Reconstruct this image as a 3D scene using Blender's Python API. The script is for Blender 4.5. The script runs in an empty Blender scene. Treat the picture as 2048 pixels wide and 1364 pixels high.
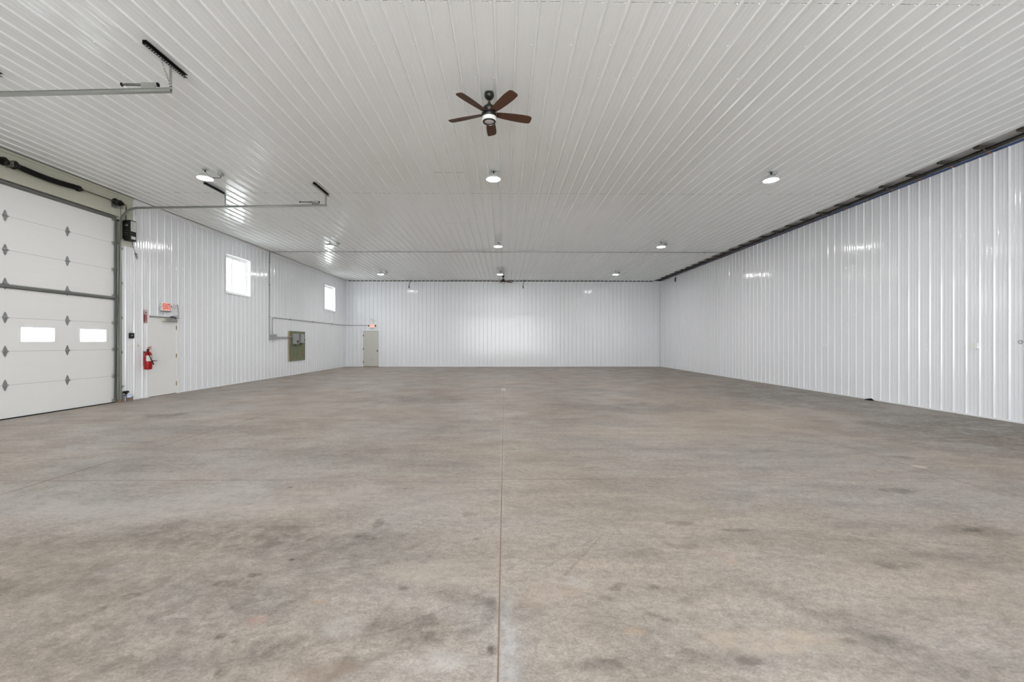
import bpy, math, random
from mathutils import Vector, Matrix
random.seed(7)
scn = bpy.context.scene
C = scn.collection

# ------------------------------------------------------------------ camera, sky, exposure
CAMH = 1.39
cam_d = bpy.data.cameras.new('camera'); cam = bpy.data.objects.new('camera', cam_d); C.objects.link(cam)
cam.location = (0, 0, CAMH)
cam.rotation_euler = (math.radians(90), 0, -math.atan(0.0091))
cam_d.sensor_width = 36.0; cam_d.sensor_fit = 'HORIZONTAL'
cam_d.lens = 842.0 / 2048 * 36
cam_d.shift_x = 7 / 2048; cam_d.shift_y = 2 / 2048
cam_d.clip_start = 0.05; cam_d.clip_end = 300
scn.camera = cam
w = bpy.data.worlds.new('world'); scn.world = w; w.use_nodes = True
bg = w.node_tree.nodes['Background']
bg.inputs[0].default_value = (0.96, 0.98, 1.0, 1)     # bright overcast daylight
bg.inputs[1].default_value = 7.4
scn.view_settings.view_transform = 'Standard'; scn.view_settings.look = 'None'
scn.view_settings.gamma = 1; scn.view_settings.use_curve_mapping = False
scn.view_settings.exposure = 0.53
scn.cycles.diffuse_bounces = 5; scn.cycles.glossy_bounces = 3; scn.cycles.max_bounces = 8; scn.cycles.adaptive_threshold = 0.03; scn.cycles.sample_clamp_indirect = 12
LAMP = 200.0          # emission strength of the LED lenses

# ------------------------------------------------------------------ room dimensions
H = 4.838; YB = 23.73; YR = -4.5; XL = -8.92; XR = 8.79
PITCH = 0.2286

# ------------------------------------------------------------------ node helpers
def mat(name, col, rough=0.5, metal=0.0, spec=0.5, vary=0.06, scale=6.0, bump=0.0, bscale=30.0, emit=None, estr=0.0, stretch=(1, 1, 1), roll=None):
    m = bpy.data.materials.new(name); m.use_nodes = True
    nt = m.node_tree; N = nt.nodes; L = nt.links; b = N['Principled BSDF']
    tc = N.new('ShaderNodeTexCoord'); mp = N.new('ShaderNodeMapping'); mp.inputs[3].default_value = stretch
    L.new(tc.outputs['Object'], mp.inputs[0])
    no = N.new('ShaderNodeTexNoise'); no.inputs['Scale'].default_value = scale; no.inputs['Detail'].default_value = 4
    L.new(mp.outputs[0], no.inputs[0])
    mx = N.new('ShaderNodeMix'); mx.data_type = 'RGBA'
    a = [max(0, c * (1 - vary)) for c in col[:3]] + [1]; d = [min(1, c * (1 + vary)) for c in col[:3]] + [1]
    mx.inputs[6].default_value = a; mx.inputs[7].default_value = d
    L.new(no.outputs[0], mx.inputs[0]); L.new(mx.outputs[2], b.inputs['Base Color'])
    b.inputs['Roughness'].default_value = rough; b.inputs['Metallic'].default_value = metal
    b.inputs['Specular IOR Level'].default_value = spec
    if bump:
        n2 = N.new('ShaderNodeTexNoise'); n2.inputs['Scale'].default_value = bscale; n2.inputs['Detail'].default_value = 2
        L.new(mp.outputs[0], n2.inputs[0])
        bp = N.new('ShaderNodeBump'); bp.inputs['Strength'].default_value = 1.0; bp.inputs['Distance'].default_value = bump
        L.new(n2.outputs[0], bp.inputs['Height']); L.new(bp.outputs[0], b.inputs['Normal'])
        if roll:         # faint roll-formed fluting running along the sheet
            dt = N.new('ShaderNodeVectorMath'); dt.operation = 'DOT_PRODUCT'; dt.inputs[1].default_value = [q * 2 * math.pi / 0.0762 for q in roll[:3]]
            L.new(tc.outputs['Object'], dt.inputs[0])
            sn = N.new('ShaderNodeMath'); sn.operation = 'SINE'; L.new(dt.outputs['Value'], sn.inputs[0])
            b2 = N.new('ShaderNodeBump'); b2.inputs['Strength'].default_value = 1.0; b2.inputs['Distance'].default_value = roll[3]
            L.new(sn.outputs[0], b2.inputs['Height']); L.new(bp.outputs[0], b2.inputs['Normal']); L.new(b2.outputs[0], b.inputs['Normal'])
    if emit:
        b.inputs['Emission Color'].default_value = (*emit, 1); b.inputs['Emission Strength'].default_value = estr
    return m

M = {}
M['wall'] = mat('white_painted_wall_steel', (0.80, 0.815, 0.84), 0.10, spec=0.42, vary=0.012, scale=1.5, bump=0.0035, bscale=1.9, roll=(1, 1, 0, 0.0004))
M['ceil'] = mat('white_painted_ceiling_steel', (0.875, 0.895, 0.885), 0.12, spec=0.5, vary=0.015, scale=1.2, bump=0.0025, bscale=2.5, roll=(1, 0, 0, 0.0003))
M['trim'] = mat('white_trim', (0.80, 0.81, 0.82), 0.3, vary=0.02)
M['header'] = mat('off_white_header_sheet', (0.52, 0.52, 0.43), 0.4, vary=0.05, scale=3)
M['door'] = mat('white_steel_door_skin', (0.78, 0.78, 0.765), 0.35, vary=0.02, scale=2, bump=0.0006, bscale=9, stretch=(1, .3, 4))
M['slab'] = mat('white_door_paint', (0.80, 0.80, 0.79), 0.4, vary=0.02)
M['beige'] = mat('grey_beige_door_paint', (0.56, 0.55, 0.50), 0.5, vary=0.06, scale=4)
M['galv'] = mat('galvanised_steel', (0.37, 0.38, 0.35), 0.38, metal=0.75, vary=0.12, scale=14)
M['galvd'] = mat('dull_galvanised_steel', (0.19, 0.198, 0.188), 0.5, metal=0.5, vary=0.15, scale=10)
M['hinge'] = mat('zinc_hinge', (0.30, 0.31, 0.31), 0.45, metal=0.5, vary=0.15, scale=20)
M['blackm'] = mat('black_metal', (0.012, 0.012, 0.010), 0.5, spec=0.25, vary=0.3, scale=20)
M['dark'] = mat('painted_gap_shade', (0.012, 0.012, 0.012), 0.9)  # near-black colour standing in for shade inside gaps
M['rubber'] = mat('black_rubber', (0.008, 0.008, 0.008), 0.75, spec=0.2)
M['foam'] = mat('black_closure_foam', (0.012, 0.013, 0.015), 0.9)
M['wood'] = mat('weathered_joist_wood', (0.085, 0.078, 0.062), 0.8, vary=0.3, scale=5, stretch=(1, 8, 8))
M['plastic'] = mat('grey_vapour_barrier', (0.68, 0.68, 0.66), 0.5, vary=0.1, scale=3)
M['blue'] = mat('blue_plastic_pipe', (0.035, 0.09, 0.34), 0.4)
M['orange'] = mat('orange_clip', (0.42, 0.12, 0.03), 0.5)
M['cond'] = mat('grey_conduit', (0.36, 0.37, 0.38), 0.4, metal=0.4, vary=0.1)
M['boxgrey'] = mat('grey_enamel', (0.34, 0.36, 0.34), 0.4, vary=0.08)
M['boxgrey2'] = mat('light_grey_casting', (0.55, 0.56, 0.55), 0.4, vary=0.05)
M['cream'] = mat('cream_plastic', (0.74, 0.73, 0.66), 0.4)
M['whitep'] = mat('white_plastic', (0.80, 0.80, 0.80), 0.35)
M['red'] = mat('red_enamel', (0.33, 0.005, 0.008), 0.3, spec=0.35)
M['redsign'] = mat('dark_red_sign', (0.30, 0.006, 0.02), 0.4)
M['label'] = mat('pale_paper_label', (0.62, 0.63, 0.60), 0.6)
M['ink'] = mat('dark_ink', (0.05, 0.06, 0.06), 0.6)
M['brass'] = mat('brass_hinge', (0.38, 0.29, 0.12), 0.35, metal=0.7)
M['fanwood'] = mat('walnut_fan_blade', (0.075, 0.030, 0.013), 0.6, vary=0.35, scale=12, stretch=(1, 8, 1))
M['bronze'] = mat('dark_bronze', (0.022, 0.022, 0.018), 0.3, metal=0.5, vary=0.2)
M['bronzel'] = mat('brushed_bronze', (0.12, 0.10, 0.07), 0.35, metal=0.7, vary=0.2)
M['frost'] = mat('frosted_white_glass', (0.80, 0.80, 0.76), 0.35)
M['lensg'] = mat('unlit_fan_lens', (0.55, 0.51, 0.50), 0.4)
M['led'] = mat('led_lens', (0.9, 0.9, 0.9), 0.4, emit=(1.0, 0.99, 0.97), estr=LAMP)
M['exit'] = mat('lit_red_letters', (0.25, 0.01, 0.01), 0.4, emit=(1.0, 0.05, 0.03), estr=0.12)
M['exitface'] = mat('lit_exit_face', (0.50, 0.24, 0.20), 0.4, emit=(1.0, 0.36, 0.28), estr=0.42)
M['exitface2'] = mat('pale_lit_exit_face', (0.60, 0.42, 0.38), 0.4, emit=(1.0, 0.55, 0.45), estr=0.40)
M['bluecap'] = mat('pale_blue_plastic', (0.55, 0.65, 0.82), 0.25)
M['rust'] = mat('rusty_metal', (0.22, 0.15, 0.10), 0.7, vary=0.3, scale=30)

def glass_mat(name, col, tr):
    m = bpy.data.materials.new(name); m.use_nodes = True
    nt = m.node_tree; N = nt.nodes; L = nt.links; N.remove(N['Principled BSDF'])
    t = N.new('ShaderNodeBsdfTransparent'); t.inputs[0].default_value = (*col, 1)
    g = N.new('ShaderNodeBsdfGlossy'); g.inputs['Roughness'].default_value = 0.05
    x = N.new('ShaderNodeMixShader'); x.inputs[0].default_value = 1 - tr
    L.new(t.outputs[0], x.inputs[1]); L.new(g.outputs[0], x.inputs[2]); L.new(x.outputs[0], N['Material Output'].inputs[0])
    return m
M['glass'] = glass_mat('window_glass', (0.95, 0.98, 0.98), 0.93)

def plywood():
    m = mat('green_weathered_plywood', (0.1, 0.1, 0.1), 0.8); nt = m.node_tree; N = nt.nodes; L = nt.links
    tc = N.new('ShaderNodeTexCoord'); mp = N.new('ShaderNodeMapping'); mp.inputs[3].default_value = (1, 7, 2.2)
    L.new(tc.outputs['Object'], mp.inputs[0])
    n = N.new('ShaderNodeTexNoise'); n.inputs['Scale'].default_value = 2.0; n.inputs['Detail'].default_value = 6; n.inputs['Roughness'].default_value = 0.7
    L.new(mp.outputs[0], n.inputs[0])
    r = N.new('ShaderNodeValToRGB'); e = r.color_ramp.elements
    e[0].position = 0.3; e[0].color = (0.075, 0.125, 0.070, 1); e[1].position = 0.72; e[1].color = (0.40, 0.36, 0.25, 1)
    x = e.new(0.48); x.color = (0.15, 0.20, 0.12, 1); x = e.new(0.6); x.color = (0.25, 0.19, 0.11, 1)
    L.new(n.outputs[0], r.inputs[0])
    n2 = N.new('ShaderNodeTexNoise'); n2.inputs['Scale'].default_value = 1.7; L.new(tc.outputs['Object'], n2.inputs[0])
    mx = N.new('ShaderNodeMix'); mx.data_type = 'RGBA'; mx.blend_type = 'MIX'
    mx.inputs[7].default_value = (0.23, 0.155, 0.085, 1)
    mr = N.new('ShaderNodeMapRange'); mr.inputs[1].default_value = 0.5; mr.inputs[2].default_value = 0.75; mr.inputs[4].default_value = 0.6
    L.new(n2.outputs[0], mr.inputs[0]); L.new(mr.outputs[0], mx.inputs[0]); L.new(r.outputs[0], mx.inputs[6])
    L.new(mx.outputs[2], N['Principled BSDF'].inputs['Base Color'])
    return m
M['ply'] = plywood()
M['plyedge'] = mat('plywood_edge', (0.36, 0.22, 0.13), 0.8, vary=0.15, scale=20)

# ------------------------------------------------------------------ concrete floor
def concrete():
    m = bpy.data.materials.new('stained_concrete'); m.use_nodes = True
    nt = m.node_tree; N = nt.nodes; L = nt.links; b = N['Principled BSDF']
    tc = N.new('ShaderNodeTexCoord'); P = tc.outputs['Object']
    def math_(op, a, b_=None, clamp=False):
        n = N.new('ShaderNodeMath'); n.operation = op; n.use_clamp = clamp
        for i, v in enumerate((a, b_)):
            if v is None: continue
            if isinstance(v, (int, float)): n.inputs[i].default_value = v
            else: L.new(v, n.inputs[i])
        return n.outputs[0]
    def noise(scale, detail=4, rough=0.55, vec=None, stretch=None, rot=0.0, off=(0, 0, 0), dist=0.0):
        n = N.new('ShaderNodeTexNoise'); n.inputs['Scale'].default_value = scale
        n.inputs['Detail'].default_value = detail; n.inputs['Roughness'].default_value = rough; n.inputs['Distortion'].default_value = dist
        mp = N.new('ShaderNodeMapping'); mp.inputs[1].default_value = off; mp.inputs[2].default_value = (0, 0, rot)
        if stretch: mp.inputs[3].default_value = stretch
        L.new(vec or P, mp.inputs[0]); L.new(mp.outputs[0], n.inputs[0])
        return n.outputs[0]
    def rng(v, a, b_, c=0.0, d=1.0):
        n = N.new('ShaderNodeMapRange'); n.interpolation_type = 'SMOOTHSTEP'
        for i, x in zip((1, 2, 3, 4), (a, b_, c, d)): n.inputs[i].default_value = x
        L.new(v, n.inputs[0]); return n.outputs[0]
    def mixc(f, a, b_):
        n = N.new('ShaderNodeMix'); n.data_type = 'RGBA'
        if isinstance(f, (int, float)): n.inputs[0].default_value = f
        else: L.new(f, n.inputs[0])
        for i, v in ((6, a), (7, b_)):
            if isinstance(v, tuple): n.inputs[i].default_value = (*v, 1)
            else: L.new(v, n.inputs[i])
        return n.outputs[2]
    def mul(c, f):       # darken by a scalar in 0..1 (a mix towards black keeps the node types alike)
        return mixc(math_('SUBTRACT', 1.0, f), c, (0.0, 0.0, 0.0))
    # base: grey to tan to pinkish
    c = mixc(rng(noise(0.33, 4, 0.55), 0.40, 0.62), (0.458, 0.410, 0.366), (0.468, 0.392, 0.326))
    c = mixc(rng(noise(0.8, 5, 0.6, off=(3, 9, 0)), 0.48, 0.68, 0, 0.45), c, (0.472, 0.388, 0.318))
    c = mixc(rng(noise(1.1, 5, 0.6, off=(13, 2, 0)), 0.52, 0.72, 0, 0.50), c, (0.442, 0.413, 0.388))
    # cloudy darkening and streaks in several trowel directions
    f = rng(noise(0.55, 6, 0.62, off=(7, 1, 0)), 0.50, 0.78, 1.0, 0.74); c = mul(c, f)
    f = rng(noise(2.2, 7, 0.68, stretch=(0.5, 1.5, 1), rot=0.35), 0.40, 0.66, 1.0, 0.84); c = mul(c, f)
    f = rng(noise(5.5, 6, 0.7, stretch=(0.35, 1.5, 1), rot=-0.2, dist=0.6), 0.42, 0.64, 1.0, 0.87); c = mul(c, f)
    f = rng(noise(18, 5, 0.78, stretch=(1, 1.4, 1), rot=0.5), 0.38, 0.64, 1.0, 0.76); c = mul(c, f)
    f = rng(noise(8, 6, 0.75, stretch=(0.8, 1.3, 1), rot=-0.6, off=(3, 3, 0), dist=0.4), 0.52, 0.72, 1.0, 0.80); c = mul(c, f)
    f = rng(noise(3.4, 6, 0.7, off=(9, 6, 0), dist=0.5), 0.56, 0.70, 1.0, 0.86); c = mul(c, f)
    c = mixc(rng(noise(6, 7, 0.75, off=(1, 7, 0)), 0.58, 0.74, 0, 0.45), c, (0.60, 0.54, 0.48))
    f = rng(noise(75, 4, 0.7), 0.38, 0.62, 1.0, 0.77); c = mul(c, f)
    f = rng(noise(26, 5, 0.8, off=(2, 6, 0), stretch=(1, 1.6, 1), rot=0.8), 0.585, 0.67, 1.0, 0.76); c = mul(c, f)
    f = rng(noise(11, 6, 0.8, off=(6, 6, 0), stretch=(0.7, 1.8, 1), rot=-0.35, dist=0.8), 0.60, 0.70, 1.0, 0.80); c = mul(c, f)
    c = mixc(rng(noise(190, 3, 0.7), 0.55, 0.72, 0, 0.35), c, (0.58, 0.53, 0.48))
    sx = N.new('ShaderNodeSeparateXYZ'); L.new(P, sx.inputs[0]); X, Y = sx.outputs[0], sx.outputs[1]
    # dirt and marks laid down on the slab (see floor_mesh)
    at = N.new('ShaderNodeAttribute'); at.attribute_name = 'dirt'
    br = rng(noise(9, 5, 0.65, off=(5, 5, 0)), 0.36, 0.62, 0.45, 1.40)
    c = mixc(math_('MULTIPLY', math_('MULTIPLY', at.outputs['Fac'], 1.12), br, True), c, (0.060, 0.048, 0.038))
    am = N.new('ShaderNodeAttribute'); am.attribute_name = 'mark'
    c = mixc(math_('MULTIPLY', math_('MULTIPLY', am.outputs['Alpha'], 0.62), br, True), c, am.outputs['Color'])
    # dotted tyre print running across the floor near y = 6.4 m
    zz = math_('SINE', math_('ADD', math_('MULTIPLY', X, 85.0), math_('MULTIPLY', Y, 30.0)))
    band = math_('MULTIPLY', rng(math_('ABSOLUTE', math_('SUBTRACT', Y, 6.41)), 0.06, 0.09, 1, 0),
                 math_('MULTIPLY', rng(X, 0.45, 0.8), rng(X, 2.5, 3.4, 1, 0)))
    c = mixc(math_('MULTIPLY', math_('MULTIPLY', rng(zz, 0.0, 0.7), band), 0.35), c, (0.60, 0.52, 0.43))
    # sawn control joints, with chalky edges in places
    jn = noise(7, 3, 0.6)
    ch = rng(noise(0.5, 3, 0.6, off=(4, 4, 0)), 0.46, 0.56)
    hb = rng(noise(0.7, 2, 0.5, off=(1, 8, 0)), 0.30, 0.48, 0.60, 1.0)
    def joint(v, pos, hw, strength=1.0):
        nonlocal c
        d = math_('ABSOLUTE', math_('SUBTRACT', v, pos))
        e = math_('ADD', d, math_('MULTIPLY', math_('SUBTRACT', jn, 0.5), 0.03))
        c = mixc(math_('MULTIPLY', rng(e, hw + 0.012, hw + 0.022, 0.24, 0), ch), c, (0.56, 0.51, 0.465))
        c = mixc(math_('MULTIPLY', rng(d, hw, hw + 0.010, 0.35, 0), 1.0), c, (0.36, 0.26, 0.20))
        c = mixc(math_('MULTIPLY', rng(d, hw * 0.7, hw * 1.15, 0.80 * strength, 0), hb), c, (0.14, 0.105, 0.085))
    joint(X, -0.028, 0.0044); joint(X, -4.585, 0.012); joint(X, 4.545, 0.009, 0.85)
    joint(Y, 4.262, 0.007, 0.9); joint(Y, 9.76, 0.026, 0.8); joint(Y, 15.3, 0.02, 0.4)
    L.new(c, b.inputs['Base Color'])
    rr = rng(noise(1.3, 5, 0.6, off=(2, 2, 0)), 0.35, 0.65, 0.42, 0.62); L.new(rr, b.inputs['Roughness'])
    b.inputs['Specular IOR Level'].default_value = 0.35
    bp = N.new('ShaderNodeBump'); bp.inputs['Strength'].default_value = 0.35; bp.inputs['Distance'].default_value = 0.004
    L.new(noise(35, 5, 0.65), bp.inputs['Height']); L.new(bp.outputs[0], b.inputs['Normal'])
    return m
M['concrete'] = concrete()

# ------------------------------------------------------------------ mesh builder
class MB:
    def __init__(s): s.v = []; s.f = []; s.sm = []
    def add(s, vs, fs, smooth=False):
        o = len(s.v); s.v += [tuple(x) for x in vs]; s.f += [tuple(i + o for i in q) for q in fs]; s.sm += [smooth] * len(fs); return s
    def box(s, x0, x1, y0, y1, z0, z1):
        x0, x1 = min(x0, x1), max(x0, x1); y0, y1 = min(y0, y1), max(y0, y1); z0, z1 = min(z0, z1), max(z0, z1)
        vs = [(x0, y0, z0), (x1, y0, z0), (x1, y1, z0), (x0, y1, z0), (x0, y0, z1), (x1, y0, z1), (x1, y1, z1), (x0, y1, z1)]
        return s.add(vs, [(0, 3, 2, 1), (4, 5, 6, 7), (0, 1, 5, 4), (1, 2, 6, 5), (2, 3, 7, 6), (3, 0, 4, 7)])
    def bbox(s, x0, x1, y0, y1, z0, z1, b=0.004):       # box with chamfered vertical and horizontal edges
        cx, cy, cz = (x0 + x1) / 2, (y0 + y1) / 2, (z0 + z1) / 2
        hx, hy, hz = abs(x1 - x0) / 2, abs(y1 - y0) / 2, abs(z1 - z0) / 2
        b = min(b, hx * .45, hy * .45, hz * .45); vs = []; idx = {}
        for sx in (-1, 1):
            for sy in (-1, 1):
                for sz in (-1, 1):
                    for ax in range(3):
                        p = [hx - b, hy - b, hz - b]; p[ax] += b
                        idx[(sx, sy, sz, ax)] = len(vs); vs.append((cx + sx * p[0], cy + sy * p[1], cz + sz * p[2]))
        fs = []
        for ax in range(3):
            o = [a for a in range(3) if a != ax]
            for sg in (-1, 1):
                q = []
                for a, c_ in ((-1, -1), (1, -1), (1, 1), (-1, 1)):
                    k = [0, 0, 0]; k[ax] = sg; k[o[0]] = a; k[o[1]] = c_; q.append(idx[(*k, ax)])
                fs.append(tuple(q))
        for ax in range(3):      # edges parallel to ax
            o = [a for a in range(3) if a != ax]
            for a in (-1, 1):
                for c_ in (-1, 1):
                    k0 = [0, 0, 0]; k0[o[0]] = a; k0[o[1]] = c_; k1 = list(k0); k0[ax] = -1; k1[ax] = 1
                    fs.append((idx[(*k0, o[0])], idx[(*k1, o[0])], idx[(*k1, o[1])], idx[(*k0, o[1])]))
        for sx in (-1, 1):
            for sy in (-1, 1):
                for sz in (-1, 1): fs.append(tuple(idx[(sx, sy, sz, a)] for a in range(3)))
        return s.add(vs, fs)
    def tube(s, pts, r, n=10, cap=True, smooth=True):
        pts = [Vector(p) for p in pts]; R = r if isinstance(r, (list, tuple)) else [r] * len(pts)
        vs = []; fs = []; up = None
        for i, p in enumerate(pts):
            t = (pts[min(i + 1, len(pts) - 1)] - pts[max(i - 1, 0)]).normalized()
            if up is None:
                up = Vector((0, 0, 1)) if abs(t.z) < .9 else Vector((1, 0, 0))
            a = t.cross(up).normalized(); up = a.cross(t).normalized()
            for k in range(n):
                q = 2 * math.pi * k / n; vs.append(p + (a * math.cos(q) + up * math.sin(q)) * R[i])
        for i in range(len(pts) - 1):
            for k in range(n):
                fs.append((i * n + k, i * n + (k + 1) % n, (i + 1) * n + (k + 1) % n, (i + 1) * n + k))
        s.add(vs, fs, smooth)
        if cap:
            o = len(s.v) - len(vs)
            s.f.append(tuple(o + k for k in range(n - 1, -1, -1))); s.f.append(tuple(o + (len(pts) - 1) * n + k for k in range(n))); s.sm += [False, False]
        return s
    def lathe(s, prof, c=(0, 0, 0), n=28, axis='z', smooth=True):
        vs = []; fs = []
        for r, h in prof:
            for k in range(n):
                q = 2 * math.pi * k / n; a, b = r * math.cos(q), r * math.sin(q)
                p = {'z': (a, b, h), 'x': (h, a, b), 'y': (a, h, b)}[axis]
                vs.append((c[0] + p[0], c[1] + p[1], c[2] + p[2]))
        for i in range(len(prof) - 1):
            for k in range(n): fs.append((i * n + k, i * n + (k + 1) % n, (i + 1) * n + (k + 1) % n, (i + 1) * n + k))
        fs.append(tuple(range(n - 1, -1, -1))); fs.append(tuple((len(prof) - 1) * n + k for k in range(n)))
        o = len(s.v); s.add(vs, fs, smooth); s.sm[-1] = s.sm[-2] = False
        return s
    def prism(s, poly, axis, a, b):      # poly in the two other axes, extruded along axis
        def P(u, v, t): return {'x': (t, u, v), 'y': (u, t, v), 'z': (u, v, t)}[axis]
        n = len(poly); vs = [P(u, v, a) for u, v in poly] + [P(u, v, b) for u, v in poly]
        fs = [tuple(range(n)), tuple(range(2 * n - 1, n - 1, -1))] + [(i, (i + 1) % n, n + (i + 1) % n, n + i) for i in range(n)]
        return s.add(vs, fs)
    def sweep(s, prof, path, y):          # closed profile (n, dy) swept along path in the XZ plane at y
        m = len(prof); vs = []; fs = []
        P = [Vector(p) for p in path]
        for i, p in enumerate(P):
            t = (P[min(i + 1, len(P) - 1)] - P[max(i - 1, 0)]).normalized(); nn = Vector((-t.y, t.x))
            for u, dy in prof: q = p + nn * u; vs.append((q.x, y + dy, q.y))
        for i in range(len(P) - 1):
            for k in range(m): fs.append((i * m + k, i * m + (k + 1) % m, (i + 1) * m + (k + 1) % m, (i + 1) * m + k))
        fs.append(tuple(range(m))); fs.append(tuple((len(P) - 1) * m + k for k in range(m)))
        return s.add(vs, fs)
    def xf(s, mtx):
        s.v = [tuple(mtx @ Vector(p)) for p in s.v]; return s
    def join(s, o): return s.add(o.v, o.f) if not any(o.sm) else s._j(o)
    def _j(s, o):
        k = len(s.v); s.v += o.v; s.f += [tuple(i + k for i in q) for q in o.f]; s.sm += o.sm; return s
    def build(s, name, m, parent=None, recalc=True, extra=None):
        import bmesh
        me = bpy.data.meshes.new(name)
        org = Vector((0, 0, 0))
        if parent is not None:
            r = parent
            while r.parent is not None: r = r.parent
            org = r.location
        nf = len(s.f)
        if extra: s.add(extra[0].v, extra[0].f)
        me.from_pydata([(a - org.x, b - org.y, c - org.z) for a, b, c in s.v], [], s.f)
        me.polygons.foreach_set('use_smooth', s.sm)
        if recalc:
            bm = bmesh.new(); bm.from_mesh(me); bmesh.ops.recalc_face_normals(bm, faces=bm.faces); bm.to_mesh(me); bm.free()
        me.materials.append(M[m] if isinstance(m, str) else m)
        if extra:
            me.materials.append(M[extra[1]])
            for q in range(nf, len(s.f)): me.polygons[q].material_index = 1
        o = bpy.data.objects.new(name, me); C.objects.link(o)
        if parent is not None: o.parent = parent
        return o

def tag(o, label=None, cat=None, group=None, kind=None):
    if label: o['label'] = label
    if cat: o['category'] = cat
    if group: o['group'] = group
    if kind: o['kind'] = kind
    return o
def thing(name, label, cat, loc, group=None):
    o = bpy.data.objects.new(name, None); C.objects.link(o); o.location = loc; o.empty_display_size = .1
    return tag(o, label, cat, group)
def struct(o): o['kind'] = 'structure'; return o
def copy_tree(o, parent=None):
    c = o.copy(); C.objects.link(c)
    if parent is not None: c.parent = parent
    for ch in [x for x in bpy.data.objects if x.parent == o]: copy_tree(ch, c)
    return c
def text_mb(body, size, depth=0.002):
    """lettering as a mesh in the XY plane, centred"""
    cu = bpy.data.curves.new('lettering', 'FONT'); cu.body = body; cu.size = size; cu.extrude = depth; cu.align_x = 'CENTER'; cu.align_y = 'CENTER'
    cu.resolution_u = 2
    ob = bpy.data.objects.new('lettering', cu); C.objects.link(ob)
    dg = bpy.context.evaluated_depsgraph_get(); me = ob.evaluated_get(dg).to_mesh()
    b = MB(); b.add([tuple(v.co) for v in me.vertices], [tuple(p.vertices) for p in me.polygons])
    ob.evaluated_get(dg).to_mesh_clear(); bpy.data.objects.remove(ob); bpy.data.curves.remove(cu)
    return b
TO_LEFT_WALL = Matrix(((0, 0, 1, 0), (1, 0, 0, 0), (0, 1, 0, 0), (0, 0, 0, 1)))     # text x -> +Y, y -> Z, normal -> +X
TO_BACK_WALL = Matrix(((1, 0, 0, 0), (0, 0, -1, 0), (0, 1, 0, 0), (0, 0, 0, 1)))    # text x -> +X, y -> Z, normal -> -Y

# ------------------------------------------------------------------ ribbed steel sheets
def rib_profile(a, b, phase, hh=0.0205, bw=0.0185):
    """(position, height) points of a ribbed panel: tall ribs every 9 in, two low ribs between"""
    pts = [(a, 0.0)]
    k0 = math.floor((a - phase) / PITCH) - 1; k1 = math.ceil((b - phase) / PITCH) + 1
    raw = []
    for k in range(k0, k1 + 1):
        c = phase + k * PITCH
        raw += [(c - bw, 0), (c - 0.0095, hh * .93), (c - 0.0070, hh), (c + 0.0070, hh), (c + 0.0095, hh * .93), (c + bw, 0)]
        for m_ in (0.36, 0.64):
            q = c + PITCH * m_
            raw += [(q - 0.016, 0), (q - 0.007, 0.0017), (q + 0.007, 0.0017), (q + 0.016, 0)]
    pts += [p for p in raw if a + 0.002 < p[0] < b - 0.002] + [(b, 0.0)]
    return pts
def insert_breaks(pts, brk):
    out = list(pts)
    for q in brk:
        for i in range(len(out) - 1):
            (p0, h0), (p1, h1) = out[i], out[i + 1]
            if p0 < q < p1:
                out.insert(i + 1, (q, h0 + (h1 - h0) * (q - p0) / (p1 - p0))); break
    return out
def ribbed_wall(a, b, z0, z1, phase, holes, place, back):
    """place(pos, height, z) -> xyz ; holes = [(a0,a1,z0,z1)]"""
    m = MB(); pts = insert_breaks(rib_profile(a, b, phase, 0.0160, 0.024), [q for h in holes for q in h[:2]])
    def spans(mid):
        cuts = sorted((h[2], h[3]) for h in holes if h[0] < mid < h[1]); z = z0; out = []
        for c0, c1 in cuts:
            if c0 > z: out.append((z, c0))
            z = max(z, c1)
        if z < z1: out.append((z, z1))
        return out
    for (p0, h0), (p1, h1) in zip(pts, pts[1:]):
        for s0, s1 in spans((p0 + p1) / 2):
            m.add([place(p0, h0, s0), place(p1, h1, s0), place(p1, h1, s1), place(p0, h0, s1)], [(0, 1, 2, 3)])
    ed = sorted({a, b} | {q for h in holes for q in h[:2]})
    for e0, e1 in zip(ed, ed[1:]):
        for s0, s1 in spans((e0 + e1) / 2):
            m.add([place(e0, -back, s0), place(e1, -back, s0), place(e1, -back, s1), place(e0, -back, s1)], [(0, 1, 2, 3)])
    # close the sheet's top, bottom and ends
    for z in (z0, z1): m.add([place(a, 0, z), place(b, 0, z), place(b, -back, z), place(a, -back, z)], [(0, 1, 2, 3)])
    for e in (a, b): m.add([place(e, 0, z0), place(e, 0, z1), place(e, -back, z1), place(e, -back, z0)], [(0, 1, 2, 3)])
    return m
def screw(m, c, nrm, r=0.0075, h=0.006):
    c = Vector(c); n = Vector(nrm); u = n.cross(Vector((.3, .5, .8))).normalized(); v = n.cross(u)
    vs = [c + (u * math.cos(k * math.pi / 3) + v * math.sin(k * math.pi / 3)) * r for k in range(6)]
    vs += [c + n * h + (u * math.cos(k * math.pi / 3) + v * math.sin(k * math.pi / 3)) * r * .6 for k in range(6)]
    m.add(vs, [(k, (k + 1) % 6, 6 + (k + 1) % 6, 6 + k) for k in range(6)] + [tuple(range(6, 12))])

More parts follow.
